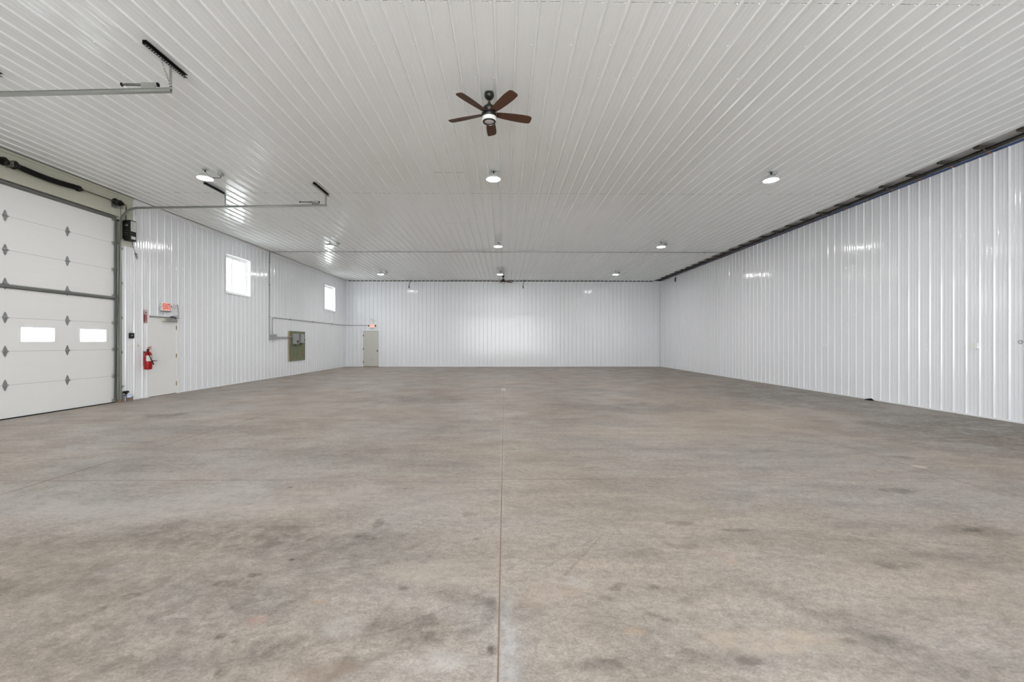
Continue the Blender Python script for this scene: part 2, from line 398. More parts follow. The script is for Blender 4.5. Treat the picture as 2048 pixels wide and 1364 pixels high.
DOOR = (5.40, 9.765, 0.0, 4.29)           # overhead door opening in the left wall (y0,y1,z0,z1)
MAN = (10.56, 11.56, 0.0, 2.07)           # exit door
W1 = (13.53, 14.83, 2.96, 4.235); W2 = (20.90, 22.19, 2.98, 4.25)
lw_phase = 11.360
m = ribbed_wall(YR, YB, 0.0, 4.80, lw_phase, [(DOOR[0] - .42, 10.16, 3.66, 4.80), DOOR, MAN, W1, W2],
                lambda p, h, z: (XL + h, p, z), 0.17)
def left_ok(y, z):
    for h in ((DOOR[0] - .45, 10.2, 3.6, 5), DOOR, MAN, W1, W2):
        if h[0] - .03 < y < h[1] + .03 and h[2] - .03 < z < h[3] + .03: return False
    return True
k = -70
while k < 60:
    y = lw_phase + k * PITCH + 0.045
    if 4 < y < YB - .05:
        for r_, z in enumerate((0.06, 0.75, 1.36, 1.97, 2.58, 3.19, 3.80, 4.45)):
            if (k + r_) % 2 == 0 or z < .1:
                if left_ok(y, z): screw(m, (XL, y, z), (1, 0, 0))
    k += 1
struct(m.build('wall_left', 'wall'))
rw_phase = 8.171
m = ribbed_wall(YR, YB, 0.0, 4.797, rw_phase, [], lambda p, h, z: (XR - h, p, z), 0.15)
for k in range(-20, 70):
    y = rw_phase + k * PITCH + 0.045
    if 5 < y < YB - .05:
        for r_, z in enumerate((0.06, 0.64, 1.25, 1.86, 2.47, 3.08, 3.69, 4.40)):
            if z < .1 or (1 < z < 1.5) or (k + r_) % 2 == 0: screw(m, (XR, y, z), (-1, 0, 0))
struct(m.build('wall_right', 'wall'))
BD = (-7.985, -7.025, 0.0, 2.045)
bw_phase = -0.286
m = ribbed_wall(XL, XR, 0.0, 4.836, bw_phase, [BD], lambda p, h, z: (p, YB - h, z), 0.15)
for k in range(-40, 42):
    x = bw_phase + k * PITCH + 0.045
    if XL + .05 < x < XR - .05:
        for r_, z in enumerate((0.06, 0.7, 1.3, 1.9, 2.5, 3.1, 3.7, 4.3)):
            if (k + r_) % 2 == 0 and not (BD[0] - .08 < x < BD[1] + .08 and z < 2.15): screw(m, (x, YB, z), (0, -1, 0))
struct(m.build('wall_back', 'wall'))
# wall behind the camera with its big open overhead doorway
RO = (-4.9, 4.9, 0.0, 4.5)
m = ribbed_wall(XL, XR, 0.0, 4.836, 0.0, [RO], lambda p, h, z: (p, YR + h, z), 0.15)
struct(m.build('wall_rear', 'wall'))
# reveals of that doorway
m = MB(); m.box(RO[0] - .04, RO[0], YR - .15, YR + .02, 0, RO[3]); m.box(RO[1], RO[1] + .04, YR - .15, YR + .02, 0, RO[3]); m.box(RO[0] - .04, RO[1] + .04, YR - .15, YR + .02, RO[3], RO[3] + .04)
struct(m.build('trim_rear', 'trim'))

# ceiling: long ribbed sheets laid end to end, cut edge along the right wall
def edge_x(y): return 8.275 + (y - 6.6) * (8.405 - 8.275) / 17.0
m = MB(); prof = rib_profile(XL, 8.26, -0.105)
seams = [YR, 4.258, 9.775, 15.90, 20.90, YB + 0.12]
for i in range(5):
    y0, y1 = seams[i], seams[i + 1]
    for (p0, h0), (p1, h1) in zip(prof, prof[1:]):
        flat = max(h0, h1) < 0.004
        g = random.choice((0.001, 0.004, 0.008, 0.014)) * (.35 if i == 1 else 1) if flat else 0.0005
        m.add([(p0, y0 + g, H - h0), (p1, y0 + g, H - h1), (p1, y1, H - h1), (p0, y1, H - h0)], [(0, 1, 2, 3)])
    m.add([(8.26, y0, H), (edge_x(y0), y0, H), (edge_x(y1), y1, H), (8.26, y1, H)], [(0, 1, 2, 3)])
    m.add([(edge_x(y0), y0, H), (edge_x(y1), y1, H), (edge_x(y1), y1, H + .012), (edge_x(y0), y0, H + .012)], [(0, 1, 2, 3)])
j = 0; y = 4.27
while y < YB - .1:
    k = -39
    while k < 36:
        x = -0.105 + k * PITCH - 0.04
        if XL + .05 < x < 8.2 and (j % 2 == 0 or k % 2 == 0): screw(m, (x, y, H), (0, 0, -1), 0.0085, 0.007)
        k += 1
    y += 0.6096; j += 1
ceil = struct(m.build('ceiling', 'ceil', recalc=False))
m = MB(); m.box(XL - .2, 8.24, YR - .15, YB + .15, H + 0.02, H + 0.05)
struct(m.build('joint_shade_sheet', 'dark'))          # black sheet painted as the shade behind the ceiling joints
# the doubled patch sheet with short end laps
m = MB()
for (x0, x1, yy) in ((-1.67, -0.80, 8.56), (-1.69, -0.69, 12.21)):
    k = math.ceil((x0 + .105) / PITCH)
    xs = [-0.105 + q * PITCH for q in range(k - 1, k + 5)]
    for a in xs:
        if a + .03 >= x0 and a + .2 <= x1 + .06: m.box(a + .028, a + .2, yy, yy + .014, H - .0035, H - .001)
struct(m.build('trim_2', 'boxgrey'))
# right strip soffit, extended over the building to block sky light
m = MB(); m.box(XL - .2, XR + .15, YR - .15, YB + .15, H + 0.10, H + 0.13); m.box(XL - .2, XL - .17, YR - .15, YB + .15, 4.7, H + .1)
m.box(XL - .2, 8.24, YB + .15, YB + .18, 4.7, H + .13); m.box(XL - .2, 8.24, YR - .18, YR - .15, 4.7, H + .13)
struct(m.build('soffit_light_block', 'plastic'))
m = MB(); m.box(XR + .002, XR + .1, YR, YB, 4.797, H + .10)
m.box(8.1, XR + .15, YB + .001, YB + .15, 4.80, H + .13); m.box(8.1, XR + .15, YR - .15, YR, 4.80, H + .13)  # end pieces added to keep sky light out of the strip
struct(m.build('purlin_light_block', 'galvd'))
# floor

def floor_mesh():
    """slab with a fine grid on top that carries where dirt and paint marks lie"""
    import numpy as np
    def axis_(segs):
        out = []
        for a, b, d in segs: n = max(1, round((b - a) / d)); out += list(np.linspace(a, b, n, endpoint=False))
        return np.array(out + [segs[-1][1]])
    gx = axis_([(XL - .17, -4.6, .06), (-4.6, -2.6, .025), (-2.6, 2.6, .016), (2.6, 4.6, .025), (4.6, XR + .15, .06)])
    gy = axis_([(YR - .15, 1.5, 1.0), (1.5, 3.6, .014), (3.6, 5.5, .025), (5.5, 10.5, .05), (10.5, YB + .15, .15)])
    X, Y = np.meshgrid(gx, gy)
    rs = np.random.RandomState(5)
    def vnoise(x, y):
        T = rs.rand(64, 64); xi = np.floor(x).astype(int); yi = np.floor(y).astype(int); fx = x - xi; fy = y - yi
        fx = fx * fx * (3 - 2 * fx); fy = fy * fy * (3 - 2 * fy); g = lambda a, b: T[a % 64, b % 64]
        return (g(xi, yi) * (1 - fx) + g(xi + 1, yi) * fx) * (1 - fy) + (g(xi, yi + 1) * (1 - fx) + g(xi + 1, yi + 1) * fx) * fy - .5
    def fbm(sc, o=4): return sum(vnoise(X * sc * 2 ** k, Y * sc * 2 ** k) * .55 ** k for k in range(o))
    WX, WY = fbm(3.2), fbm(3.2); wx, wy = fbm(9), fbm(9)
    SS = lambda t: t * t * (3 - 2 * t)
    def spot(x, y, rx, ry, rot, wide, soft):
        k, q = ((min(.45, wide * 1.3), (WX, WY)) if wide > .15 else (wide * .7, (wx, wy)))
        dx = X + q[0] * k - x; dy = Y + q[1] * k - y; c_, s_ = math.cos(rot), math.sin(rot)
        d = np.sqrt(((dx * c_ + dy * s_) / rx) ** 2 + ((-dx * s_ + dy * c_) / ry) ** 2)
        return SS(np.clip((1 + soft - d) / (2 * soft), 0, 1))
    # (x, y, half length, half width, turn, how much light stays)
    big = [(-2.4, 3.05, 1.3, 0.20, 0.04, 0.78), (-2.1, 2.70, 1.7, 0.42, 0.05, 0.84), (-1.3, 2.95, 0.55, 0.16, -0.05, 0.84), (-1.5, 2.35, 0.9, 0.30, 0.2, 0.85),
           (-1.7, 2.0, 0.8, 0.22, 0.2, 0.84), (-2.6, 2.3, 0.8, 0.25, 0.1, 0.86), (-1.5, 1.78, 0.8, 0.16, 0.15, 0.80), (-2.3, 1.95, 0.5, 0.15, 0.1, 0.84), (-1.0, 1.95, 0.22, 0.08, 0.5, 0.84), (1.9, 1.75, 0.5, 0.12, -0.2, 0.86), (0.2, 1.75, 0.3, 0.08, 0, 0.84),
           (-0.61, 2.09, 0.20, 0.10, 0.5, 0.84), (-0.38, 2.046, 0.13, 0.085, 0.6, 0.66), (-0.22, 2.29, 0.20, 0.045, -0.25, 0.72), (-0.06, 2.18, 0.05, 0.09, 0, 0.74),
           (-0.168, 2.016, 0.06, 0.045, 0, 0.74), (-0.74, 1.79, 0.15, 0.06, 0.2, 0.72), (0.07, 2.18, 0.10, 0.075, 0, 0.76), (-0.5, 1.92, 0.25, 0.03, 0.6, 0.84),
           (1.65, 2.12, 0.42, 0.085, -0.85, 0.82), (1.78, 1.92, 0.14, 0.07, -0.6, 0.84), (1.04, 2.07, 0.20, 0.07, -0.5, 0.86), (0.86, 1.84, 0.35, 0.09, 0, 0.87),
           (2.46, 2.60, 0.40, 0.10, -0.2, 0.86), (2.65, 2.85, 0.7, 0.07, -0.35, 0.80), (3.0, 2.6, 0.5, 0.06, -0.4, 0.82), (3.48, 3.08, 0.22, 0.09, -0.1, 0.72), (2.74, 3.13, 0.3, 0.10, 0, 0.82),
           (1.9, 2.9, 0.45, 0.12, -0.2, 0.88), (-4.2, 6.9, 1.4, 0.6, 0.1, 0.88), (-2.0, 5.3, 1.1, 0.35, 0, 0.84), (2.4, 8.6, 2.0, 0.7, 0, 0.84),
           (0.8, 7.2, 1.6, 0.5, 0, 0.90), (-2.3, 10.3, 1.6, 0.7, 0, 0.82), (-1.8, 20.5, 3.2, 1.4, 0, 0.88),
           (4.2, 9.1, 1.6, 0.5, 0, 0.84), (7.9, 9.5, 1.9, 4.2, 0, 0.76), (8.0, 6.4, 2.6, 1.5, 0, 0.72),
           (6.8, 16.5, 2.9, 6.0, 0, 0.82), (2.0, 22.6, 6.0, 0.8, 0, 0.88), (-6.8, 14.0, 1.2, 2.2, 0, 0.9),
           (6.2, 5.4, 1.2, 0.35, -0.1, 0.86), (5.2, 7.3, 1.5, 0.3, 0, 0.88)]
    small = [(-0.272, 3.407, .064, .055, .62), (3.667, 3.891, .15, .07, .66), (4.803, 5.027, .12, .10, .68), (-6.436, 8.095, .34, .20, .64),
             (-0.059, 1.898, .024, .030, .48), (-0.566, 2.384, .030, .025, .60), (-1.332, 2.006, .028, .018, .52), (-1.245, 1.965, .020, .014, .60), (-1.194, 1.776, .024, .03, .52),
             (-2.044, 2.321, .040, .03, .60), (-2.111, 2.215, .04, .03, .68), (1.607, 1.945, .032, .022, .55), (-0.969, 3.24, .035, .10, .64),
             (-0.998, 2.995, .09, .035, .64), (-0.90, 3.12, .05, .02, .75), (3.484, 3.094, .10, .03, .66), (1.344, 3.216, .10, .045, .68), (0.927, 2.772, .13, .05, .80),
             (1.235, 2.872, .13, .05, .80), (0.62, 2.37, .035, .022, .66), (0.851, 2.376, .035, .022, .66), (0.66, 2.402, .04, .03, .74), (0.98, 2.25, .07, .03, .74),
             (0.55, 2.28, .05, .03, .76), (2.46, 2.602, .14, .05, .78), (1.74, 3.097, .14, .028, .66), (3.3, 5.35, .22, .06, .80), (0.041, 1.843, .05, .035, .72),
             (0.036, 2.589, .022, .018, .62), (-0.202, 2.965, .022, .02, .66), (0.41, 1.808, .09, .04, .70), (1.072, 1.831, .05, .03, .72), (0.42, 2.52, .05, .02, .8),
             (0.75, 2.15, .05, .025, .74), (0.80, 2.11, .03, .02, .74), (0.30, 1.90, .03, .02, .74), (1.30, 2.15, .03, .015, .7), (2.9, 4.6, .25, .06, .82), (2.0, 4.9, .3, .05, .84),
             (-3.45, 3.35, .014, .014, .30), (-1.36, 2.70, .014, .011, .35), (-2.25, 2.55, .014, .01, .4), (-0.95, 4.0, .014, .014, .4), (-1.20, 3.85, .014, .012, .4),
             (5.65, 4.85, .022, .022, .4), (-2.05, 4.05, .022, .02, .35), (4.7, 4.62, .025, .02, .4), (-1.60, 2.44, .10, .03, .74), (-1.50, 2.52, .04, .02, .66), (1.13, 21.4, .3, .25, .6)]
    marks = [(1.395, 2.745, .035, .060, .9, (0.26, 0.165, 0.11), .65), (1.43, 2.65, .028, .032, 0, (0.46, 0.28, 0.17), .5),
             (-1.24, 2.10, .05, .04, 0, (0.46, 0.25, 0.21), .45), (-1.0, 2.26, .05, .02, 0, (0.50, 0.31, 0.20), .4), (0.62, 2.02, .04, .025, 0, (0.48, 0.29, 0.12), .5),
             (0.27, 2.34, .16, .06, 0, (0.34, 0.25, 0.19), .45), (0.16, 2.25, .12, .05, 0, (0.36, 0.26, 0.19), .4), (-0.75, 1.78, .14, .05, .2, (0.27, 0.205, 0.16), .6),
             (0.02, 2.05, .03, .30, 0, (0.52, 0.54, 0.56), .35), (0.02, 1.8, .06, .12, 0, (0.50, 0.52, 0.55), .35),
             (-0.79, 2.06, .10, .07, 0, (0.54, 0.52, 0.49), .4), (-0.28, 1.84, .14, .05, 0, (0.54, 0.53, 0.51), .4), (-0.45, 2.55, .30, .12, 0, (0.50, 0.43, 0.36), .4),
             (0.42, 2.45, .08, .06, 0, (0.52, 0.51, 0.50), .35), (1.25, 1.95, .35, .08, 0, (0.47, 0.38, 0.29), .5),
             (-0.034, 12.306, .07, .36, 0, (0.74, 0.70, 0.62), 1.0), (4.62, 4.66, .07, .05, 0, (0.60, 0.54, 0.46), .9),
             (-6.0, 10.9, .3, .2, 0, (0.5, 0.48, 0.45), .6), (-4.6, 3.6, 1.3, .30, 0, (0.44, 0.425, 0.405), .4),
             (-2.2, 3.7, 1.9, .28, 0, (0.45, 0.42, 0.39), .45), (2.2, 6.4, 1.5, .5, 0, (0.46, 0.385, 0.31), .45), (4.3, 7.6, 2.2, .9, 0, (0.45, 0.36, 0.285), .45)]
    keep = np.ones_like(X)
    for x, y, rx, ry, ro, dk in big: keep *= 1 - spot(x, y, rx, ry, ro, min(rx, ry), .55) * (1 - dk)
    for x, y, rx, ry, dk in small: keep *= 1 - spot(x, y, rx, ry, 0, min(rx, ry), .25) * (1 - dk)
    # hairline scratches and drag marks
    for (x0, y0, x1, y1, w_, dk) in SCRATCH:
        L2 = (x1 - x0) ** 2 + (y1 - y0) ** 2; t = np.clip(((X - x0) * (x1 - x0) + (Y - y0) * (y1 - y0)) / L2, 0, 1)
        d = np.hypot(X + wx * .006 - x0 - t * (x1 - x0), Y + wy * .006 - y0 - t * (y1 - y0)); keep *= 1 - np.clip(1.5 - d / w_, 0, 1) * (1 - dk)
    col = np.zeros(X.shape + (4,)); A = np.zeros_like(X)
    for x, y, rx, ry, ro, cc, a in marks:
        s_ = spot(x, y, rx, ry, ro, min(rx, ry), .45) * a
        nA = s_ + A * (1 - s_); w_ = np.where(nA > 1e-6, s_ / np.maximum(nA, 1e-6), 0)[..., None]
        col[..., :3] = col[..., :3] * (1 - w_) + np.array(cc) * w_; A = nA
    col[..., 3] = A
    ny, nx = X.shape; V = np.zeros((ny * nx, 3)); V[:, 0] = X.ravel(); V[:, 1] = Y.ravel()
    idx = np.arange(ny * nx).reshape(ny, nx)
    F = np.stack([idx[:-1, :-1], idx[:-1, 1:], idx[1:, 1:], idx[1:, :-1]], -1).reshape(-1, 4)
    # slab sides and underside
    B = np.array([(gx[0], gy[0], -.15), (gx[-1], gy[0], -.15), (gx[-1], gy[-1], -.15), (gx[0], gy[-1], -.15)])
    n0 = len(V); V = np.concatenate([V, B]); c4 = [idx[0, 0], idx[0, -1], idx[-1, -1], idx[-1, 0]]
    S = [(c4[k], c4[k - 1], n0 + (k - 1) % 4, n0 + k) for k in range(4)] + [(n0 + 3, n0 + 2, n0 + 1, n0)]
    F = np.concatenate([F, np.array(S)])
    me = bpy.data.meshes.new('floor')
    me.vertices.add(len(V)); me.vertices.foreach_set('co', V.ravel())
    me.loops.add(F.size); me.loops.foreach_set('vertex_index', F.ravel().astype(np.int32))
    me.polygons.add(len(F)); me.polygons.foreach_set('loop_start', np.arange(0, F.size, 4, dtype=np.int32))
    me.update(calc_edges=True); me.validate()
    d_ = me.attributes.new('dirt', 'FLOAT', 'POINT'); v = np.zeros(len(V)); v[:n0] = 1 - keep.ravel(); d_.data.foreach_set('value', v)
    m_ = me.attributes.new('mark', 'FLOAT_COLOR', 'POINT'); v = np.zeros((len(V), 4)); v[:n0] = col.reshape(-1, 4); m_.data.foreach_set('color', v.ravel())
    me.materials.append(M['concrete'])
    o = bpy.data.objects.new('floor', me); C.objects.link(o); return struct(o)
SCRATCH = [(-.72, 1.75, -.45, 2.9, .010, .86), (-.62, 1.98, -.1, 2.35, .007, .80), (.35, 2.5, .72, 3.05, .006, .72), (.72, 3.05, 1.2, 3.0, .006, .8),
           (.10, 2.45, .62, 2.95, .007, .84), (-1.5, 2.45, -.4, 2.75, .008, .86), (-.75, 3.0, -.55, 3.35, .006, .8), (1.55, 2.3, 1.7, 1.8, .008, .86),
           (1.2, 3.3, 1.75, 3.3, .006, .8), (2.3, 3.1, 3.6, 2.7, .010, .84), (.7, 2.2, .95, 1.95, .007, .8), (-1.0, 1.9, -.3, 2.1, .007, .86)]
floor_mesh()
# unseen yard outside, made pale to bounce daylight onto the ceiling
M['yard'] = mat('pale_bounce_yard', (0.82, 0.82, 0.83), 0.9, vary=0.05, scale=4)
m = MB(); m.box(-70, 70, -60, 80, -0.45, -0.16)
struct(m.build('ground', 'yard'))

# closure foam between the ceiling ribs along the back wall
m = MB()
for k in range(-39, 37):
    c = -0.105 + k * PITCH
    a, b = c + 0.028, c + PITCH - 0.028
    if a > XL + .02 and b < 8.41: m.box(a, b, YB - .026, YB - .0215, H - 0.040, H - 0.002)
struct(m.build('trim_5', 'foam'))
m = MB(); m.box(XL + .02, XR, YB - .0245, YB - .0, 4.782, 4.797); struct(m.build('trim_6', 'trim'))
# corner trim where the left wall meets the ceiling
m = MB(); m.box(XL, XL + .024, 10.18, YB, 4.762, 4.824); m.box(XL, XL + .012, 10.18, YB, 4.74, 4.764)
struct(m.build('trim_7', 'trim'))
m = MB(); m.box(XL - .1, XL + .004, YR, YB, 4.80, H); struct(m.build('corner_shade_strip', 'dark'))  # black strip painted as shade in the wall-top gap
# right back corner post trim
m = MB(); m.box(XR - .035, XR, YB - .028, YB - .021, 0.0, 4.79); struct(m.build('trim_9', 'header'))
# base trims
m = MB(); m.box(XR - .024, XR - .0, YR, YB - .03, 0.004, .034); struct(m.build('baseboard_right', 'trim'))
m = MB(); m.box(XL, XL + .024, MAN[1] + .02, YB - .03, 0.004, .034); m.box(XL, XL + .024, 9.86, MAN[0] - .01, 0.004, .034)
struct(m.build('baseboard_left', 'trim'))
m = MB(); m.box(XL + .03, BD[0] - .01, YB - .024, YB, 0.004, .04); m.box(BD[1] + .01, XR - .04, YB - .024, YB, 0.004, .04)
struct(m.build('baseboard_back', 'trim'))

# ------------------------------------------------------------------ overhead door
DX = XL - 0.055              # face of the door
# flat header sheet and side column sheets round the opening
m = MB(); z0 = 4.29
m.box(XL - .1, XL + .003, DOOR[0] - .42, 10.16, z0, 4.775)
m.box(XL - .1, XL + .003, 9.84, 10.16, 3.66, z0); m.box(XL - .1, XL + .003, DOOR[0] - .42, DOOR[0] - .06, 3.66, z0)
struct(m.build('joint_shade_sheet0', 'header'))
m = MB()
m.box(XL, XL + .026, DOOR[0] - .42, 10.18, 4.775, 4.822)
m.box(XL, XL + .014, 10.145, 10.175, 3.66, 4.78)
m.box(XL, XL + .03, 9.83, 10.175, 3.645, 3.675)
m.box(XL - .12, XL + .026, 9.835, 9.865, 0.0, 3.66)
m.box(XL - .12, XL + .026, DOOR[0] - .065, DOOR[0] - .035, 0.0, 3.66)
struct(m.build('joint_shade_sheet1', 'header'))

m = MB(); q0, q1 = DX - .10, DX - .05
m.box(q0, q1, DOOR[0] - .2, DOOR[1] + .2, 4.22, 4.5); m.box(q0, q1, DOOR[0] - .2, 5.49, 0, 4.22); m.box(q0, q1, 9.68, DOOR[1] + .2, 0, 4.22)
struct(m.build('door_light_block', 'trim'))      # unseen boards added outside the overhead door to block sky light
gd = struct(thing('door_1', 'white sectional overhead door of seven steel sections', 'door', (DX, 7.585, 0)))
del gd['category']
SEC = 4.27 / 7
y0d, y1d = 5.48, 9.76
win_y = [(5.73, 6.32), (6.80, 7.39), (7.88, 8.475), (8.968, 9.56)]
for s in range(7):
    a, b = s * SEC + 0.002, (s + 1) * SEC - 0.002
    m = MB()
    def face_rows(ya, yb, za, zb):
        # lightly pressed horizontal embossing: thin shallow steps
        m.box(DX - .045, DX, ya, yb, za, zb)
    if s == 2:
        wz0, wz1 = 1.395, 1.67; ys = [y0d] + [q for w_ in win_y for q in w_] + [y1d]
        face_rows(y0d, y1d, a, wz0); face_rows(y0d, y1d, wz1, b)
        for i in range(0, len(ys), 2): face_rows(ys[i], ys[i + 1], wz0, wz1)
    else: face_rows(y0d, y1d, a, b)
    for q in range(1, 6):       # shallow pressed pencil lines
        zz = a + (b - a) * q / 6
        if s == 2 and 1.35 < zz < 1.71: continue
        m.box(DX, DX + .0012, y0d, y1d, zz - .022, zz + .022)
    sec = m.build('section', 'door', gd)
    if s: MB().box(DX - .035, DX - .003, y0d, y1d, a - .0052, a - .0002).build('joint_seal', 'galvd', sec)
    if s == 2:
        for q0, q1 in win_y:
            fm = MB(); t = .026
            fm.box(DX - .05, DX + .010, q0 - t, q1 + t, wz0 - t, wz0 + .006); fm.box(DX - .05, DX + .010, q0 - t, q1 + t, wz1 - .006, wz1 + t)
            fm.box(DX - .05, DX + .010, q0 - t, q0 + .006, wz0, wz1); fm.box(DX - .05, DX + .010, q1 - .006, q1 + t, wz0, wz1)
            wf = fm.build('window_frame', 'trim', sec)
        for q0, q1 in win_y:
            g_ = MB().box(DX - .030, DX - .026, q0, q1, wz0, wz1).build('window_pane', 'glass', sec)
# hinges on the seams
def hinge_mb(y, z):
    h = MB(); x = DX + .002
    up = [(y - .040, z), (y - .036, z + .02), (y - .014, z + .085), (y, z + .104), (y + .014, z + .085), (y + .036, z + .02), (y + .040, z)]
    dn = [(a, 2 * z - b) for a, b in up][::-1]
    h.prism(up + dn[1:-1], 'x', x, x + .006)
    h.tube([(x + .014, y - .045, z), (x + .014, y + .045, z)], .010, 8)
    h.box(x + .004, x + .016, y - .030, y + .030, z - .016, z + .016)
    for dz in (.05, -.05): h.tube([(x + .004, y, z + dz), (x + .012, y, z + dz)], .007, 6)
    return h
for s in range(1, 7):
    for y in (6.565, 7.64, 8.718): hinge_mb(y, s * SEC).build('hinge', 'hinge', gd)
# strengthening struts
for z in (4.243, 2.394):
    st = MB(); st.prism([(DX, z - .036), (DX + .012, z - .036), (DX + .016, z - .02), (DX + .055, z - .016), (DX + .055, z + .016), (DX + .016, z + .02), (DX + .012, z + .036), (DX, z + .036)], 'y', y0d + .01, y1d - .005)
    st.build('strut', 'galvd', gd)
MB().box(DX - .045, DX + .004, y0d, y1d, -0.0, .014).build('bottom_seal', 'rubber', gd)
# end stiles with rollers
for y, sg in ((9.725, 1), (5.51, -1)):
    for s in range(0, 8):
        z = min(max(s * SEC, .05), 4.2); r = MB()
        r.box(DX, DX + .035, y - .03, y + .02, z - .035, z + .035)
        r.tube([(DX + .04, y - .02 * sg, z), (DX + .04, y + .11 * sg, z)], .006, 8)
        rr = r.build('roller_bracket', 'galv', gd)
        MB().lathe([(.008, -.012), (.023, -.010), (.023, .010), (.008, .012)], (DX + .04, y + .085 * sg, z), 14, 'y').build('roller', 'blackm', rr)

# tracks: vertical leg, curve and horizontal run as one C channel
ZT = 4.49
def track(y, sg, name_label, ZT=4.49, rise=.07, dx=0.0):
    xe = -4.13 + dx
    t = thing('door_track', name_label, 'door track', (XL + .03, y, 0), 'overhead door tracks')
    x0 = XL + .035; R_ = 0.42
    path = [(x0, 0.03), (x0, ZT - R_)] + [(x0 + R_ - R_ * math.cos(q), ZT - R_ + R_ * math.sin(q)) for q in [math.radians(a) for a in range(9, 90, 9)]] + [(x0 + R_, ZT), (-6.3, ZT + rise / 2), (xe, ZT + rise)]
    # C section
    o, i_ = .022, .018
    prof = [(-o, -.012 * sg), (-o, .026 * sg), (o, .026 * sg), (o, -.012 * sg), (o - .004, -.012 * sg), (i_, .022 * sg), (-i_, .022 * sg), (-o + .004, -.012 * sg)]
    MB().sweep(prof, path, y).build('channel', 'galv', t)
    # wall angle along the vertical leg, ceiling angle along the horizontal run
    a = MB(); a.box(XL - .01, XL + .05, y + .034 * sg, y + .038 * sg, 0.0, ZT - .5); a.box(XL + .002, XL + .006, y + .034 * sg, y + .062 * sg, 0, ZT - .5)
    a.build('wall_angle', 'galvd', t)
    a = MB(); w0, w1 = y + .027 * sg, y + .031 * sg
    a.prism([(-8.35, ZT - .020), (xe, ZT + rise - .020), (xe, ZT + rise + .018), (-8.35, ZT + .018)], 'y', w0, w1)
    a.prism([(-8.35, ZT + .014), (xe, ZT + rise + .014), (xe, ZT + rise + .018), (-8.35, ZT + .018)], 'y', w1, y + .044 * sg)
    a.build('top_angle', 'galv', t)
    j_ = MB(); j_.box(XL - .015, XL - .008, y - .075 * sg, y - .018 * sg, 0.0, 4.22)
    j_.build('jamb_seal', 'galvd', t)
    for z in (.35, 1.15, 1.95, 2.75, 3.55):
        b = MB(); b.box(XL, XL + .06, y + .034 * sg, y + .040 * sg, z - .03, z + .03); b.tube([(XL + .035, y + .02 * sg, z), (XL + .035, y + .05 * sg, z)], .009, 6); b.build('track_bracket', 'blackm', t)
    f = MB(); f.box(XL + .01, XL + .09, y - .03, y + .04, 0.0, .05); f.build('foot_bracket', 'rust', t)
    # hangers
    for hx, ya, yb, ys, diag in ((-4.09 + dx * .3, -.74, .02, -.04, True), (-6.43, -.72, -.04, -.02, False)):
        if sg < 0: ya, yb, ys = (-.44, .19, -.03)
        hz = MB(); zc = H - .0215
        hz.box(hx - .022, hx - .018, y + ya, y + yb, zc - .042, zc); hz.box(hx - .022, hx + .022, y + ya, y + yb, zc - .004, zc)
        hz.box(hx - .022, hx + .020, y + ya, y + yb, zc - .044, zc - .041)
        n = int((yb - ya) / .035); pm = MB()
        for q in range(n):
            yy = y + ya + .02 + q * .035
            pm.box(hx - .010, hx + .006, yy, yy + .010, zc - .0452, zc - .0438)
        hz.build('ceiling_strut', 'blackm', t, extra=(pm, 'plastic'))
        sx_ = (hx - .045) if hx < -5 else xe - .02
        yb_ = y + ys
        MB().box(sx_ - .016, sx_ + .016, yb_ + .034, yb_ + .038, (ZT + .02) if hx < -5 else (ZT + rise - .02), zc - .02).build('drop_strap', 'galv', t)
        if diag:
            d = MB(); p0 = Vector((sx_ + .018, yb_ + .03, ZT + rise + .02)); p1 = Vector((hx, yb_ - .19 if sg < 0 else yb_ - .05, zc - .045))
            N_ = 11
            for q in range(N_):
                a0 = p0.lerp(p1, q / N_); a1 = p0.lerp(p1, (q + .62) / N_)
                d.tube([a0, a1], .010, 6)
            d.tube([p0, p1], .005, 6)
            d.build('diagonal_strap', 'galv', t)
    # spring bumper near the end of the run
    b = MB(); zb = ZT + rise + .075
    b.tube([(-4.50 + dx, y, zb), (-4.30 + dx, y, zb)], .024, 12); b.box(-4.48 + dx, -4.31 + dx, y - .004 + .034 * sg, y + .004 + .034 * sg, ZT + rise + .01, zb)
    b.box(-4.48 + dx, -4.31 + dx, y - .004, y + .036 * sg, zb - .027, zb - .022)
    bb = b.build('bumper_housing', 'galv', t)
    b = MB(); b.tube([(-4.74 + dx, y, zb), (-4.50 + dx, y, zb)], .010, 8)
    for q in range(14): b.lathe([(.012, -.003), (.017, 0), (.012, .003)], (-4.70 + dx + q * .0145, y, zb), 10, 'x')
    b.build('bumper_spring', 'galvd', bb)
    MB().lathe([(.020, -.006), (.024, 0), (.020, .006)], (-4.745 + dx, y, zb), 12, 'x').build('bumper_tip', 'rubber', bb)
    MB().lathe([(.025, -.004), (.025, .004)], (-4.30 + dx, y, zb), 12, 'x').build('bumper_cap', 'rubber', bb)
    return t
t1 = track(9.80, 1, 'galvanised overhead door track running up beside the black motor and out along ceiling')
t2 = track(5.25, -1, 'galvanised overhead door track hanging from ceiling at upper left corner, nearest the camera', 4.38, .119, .01)

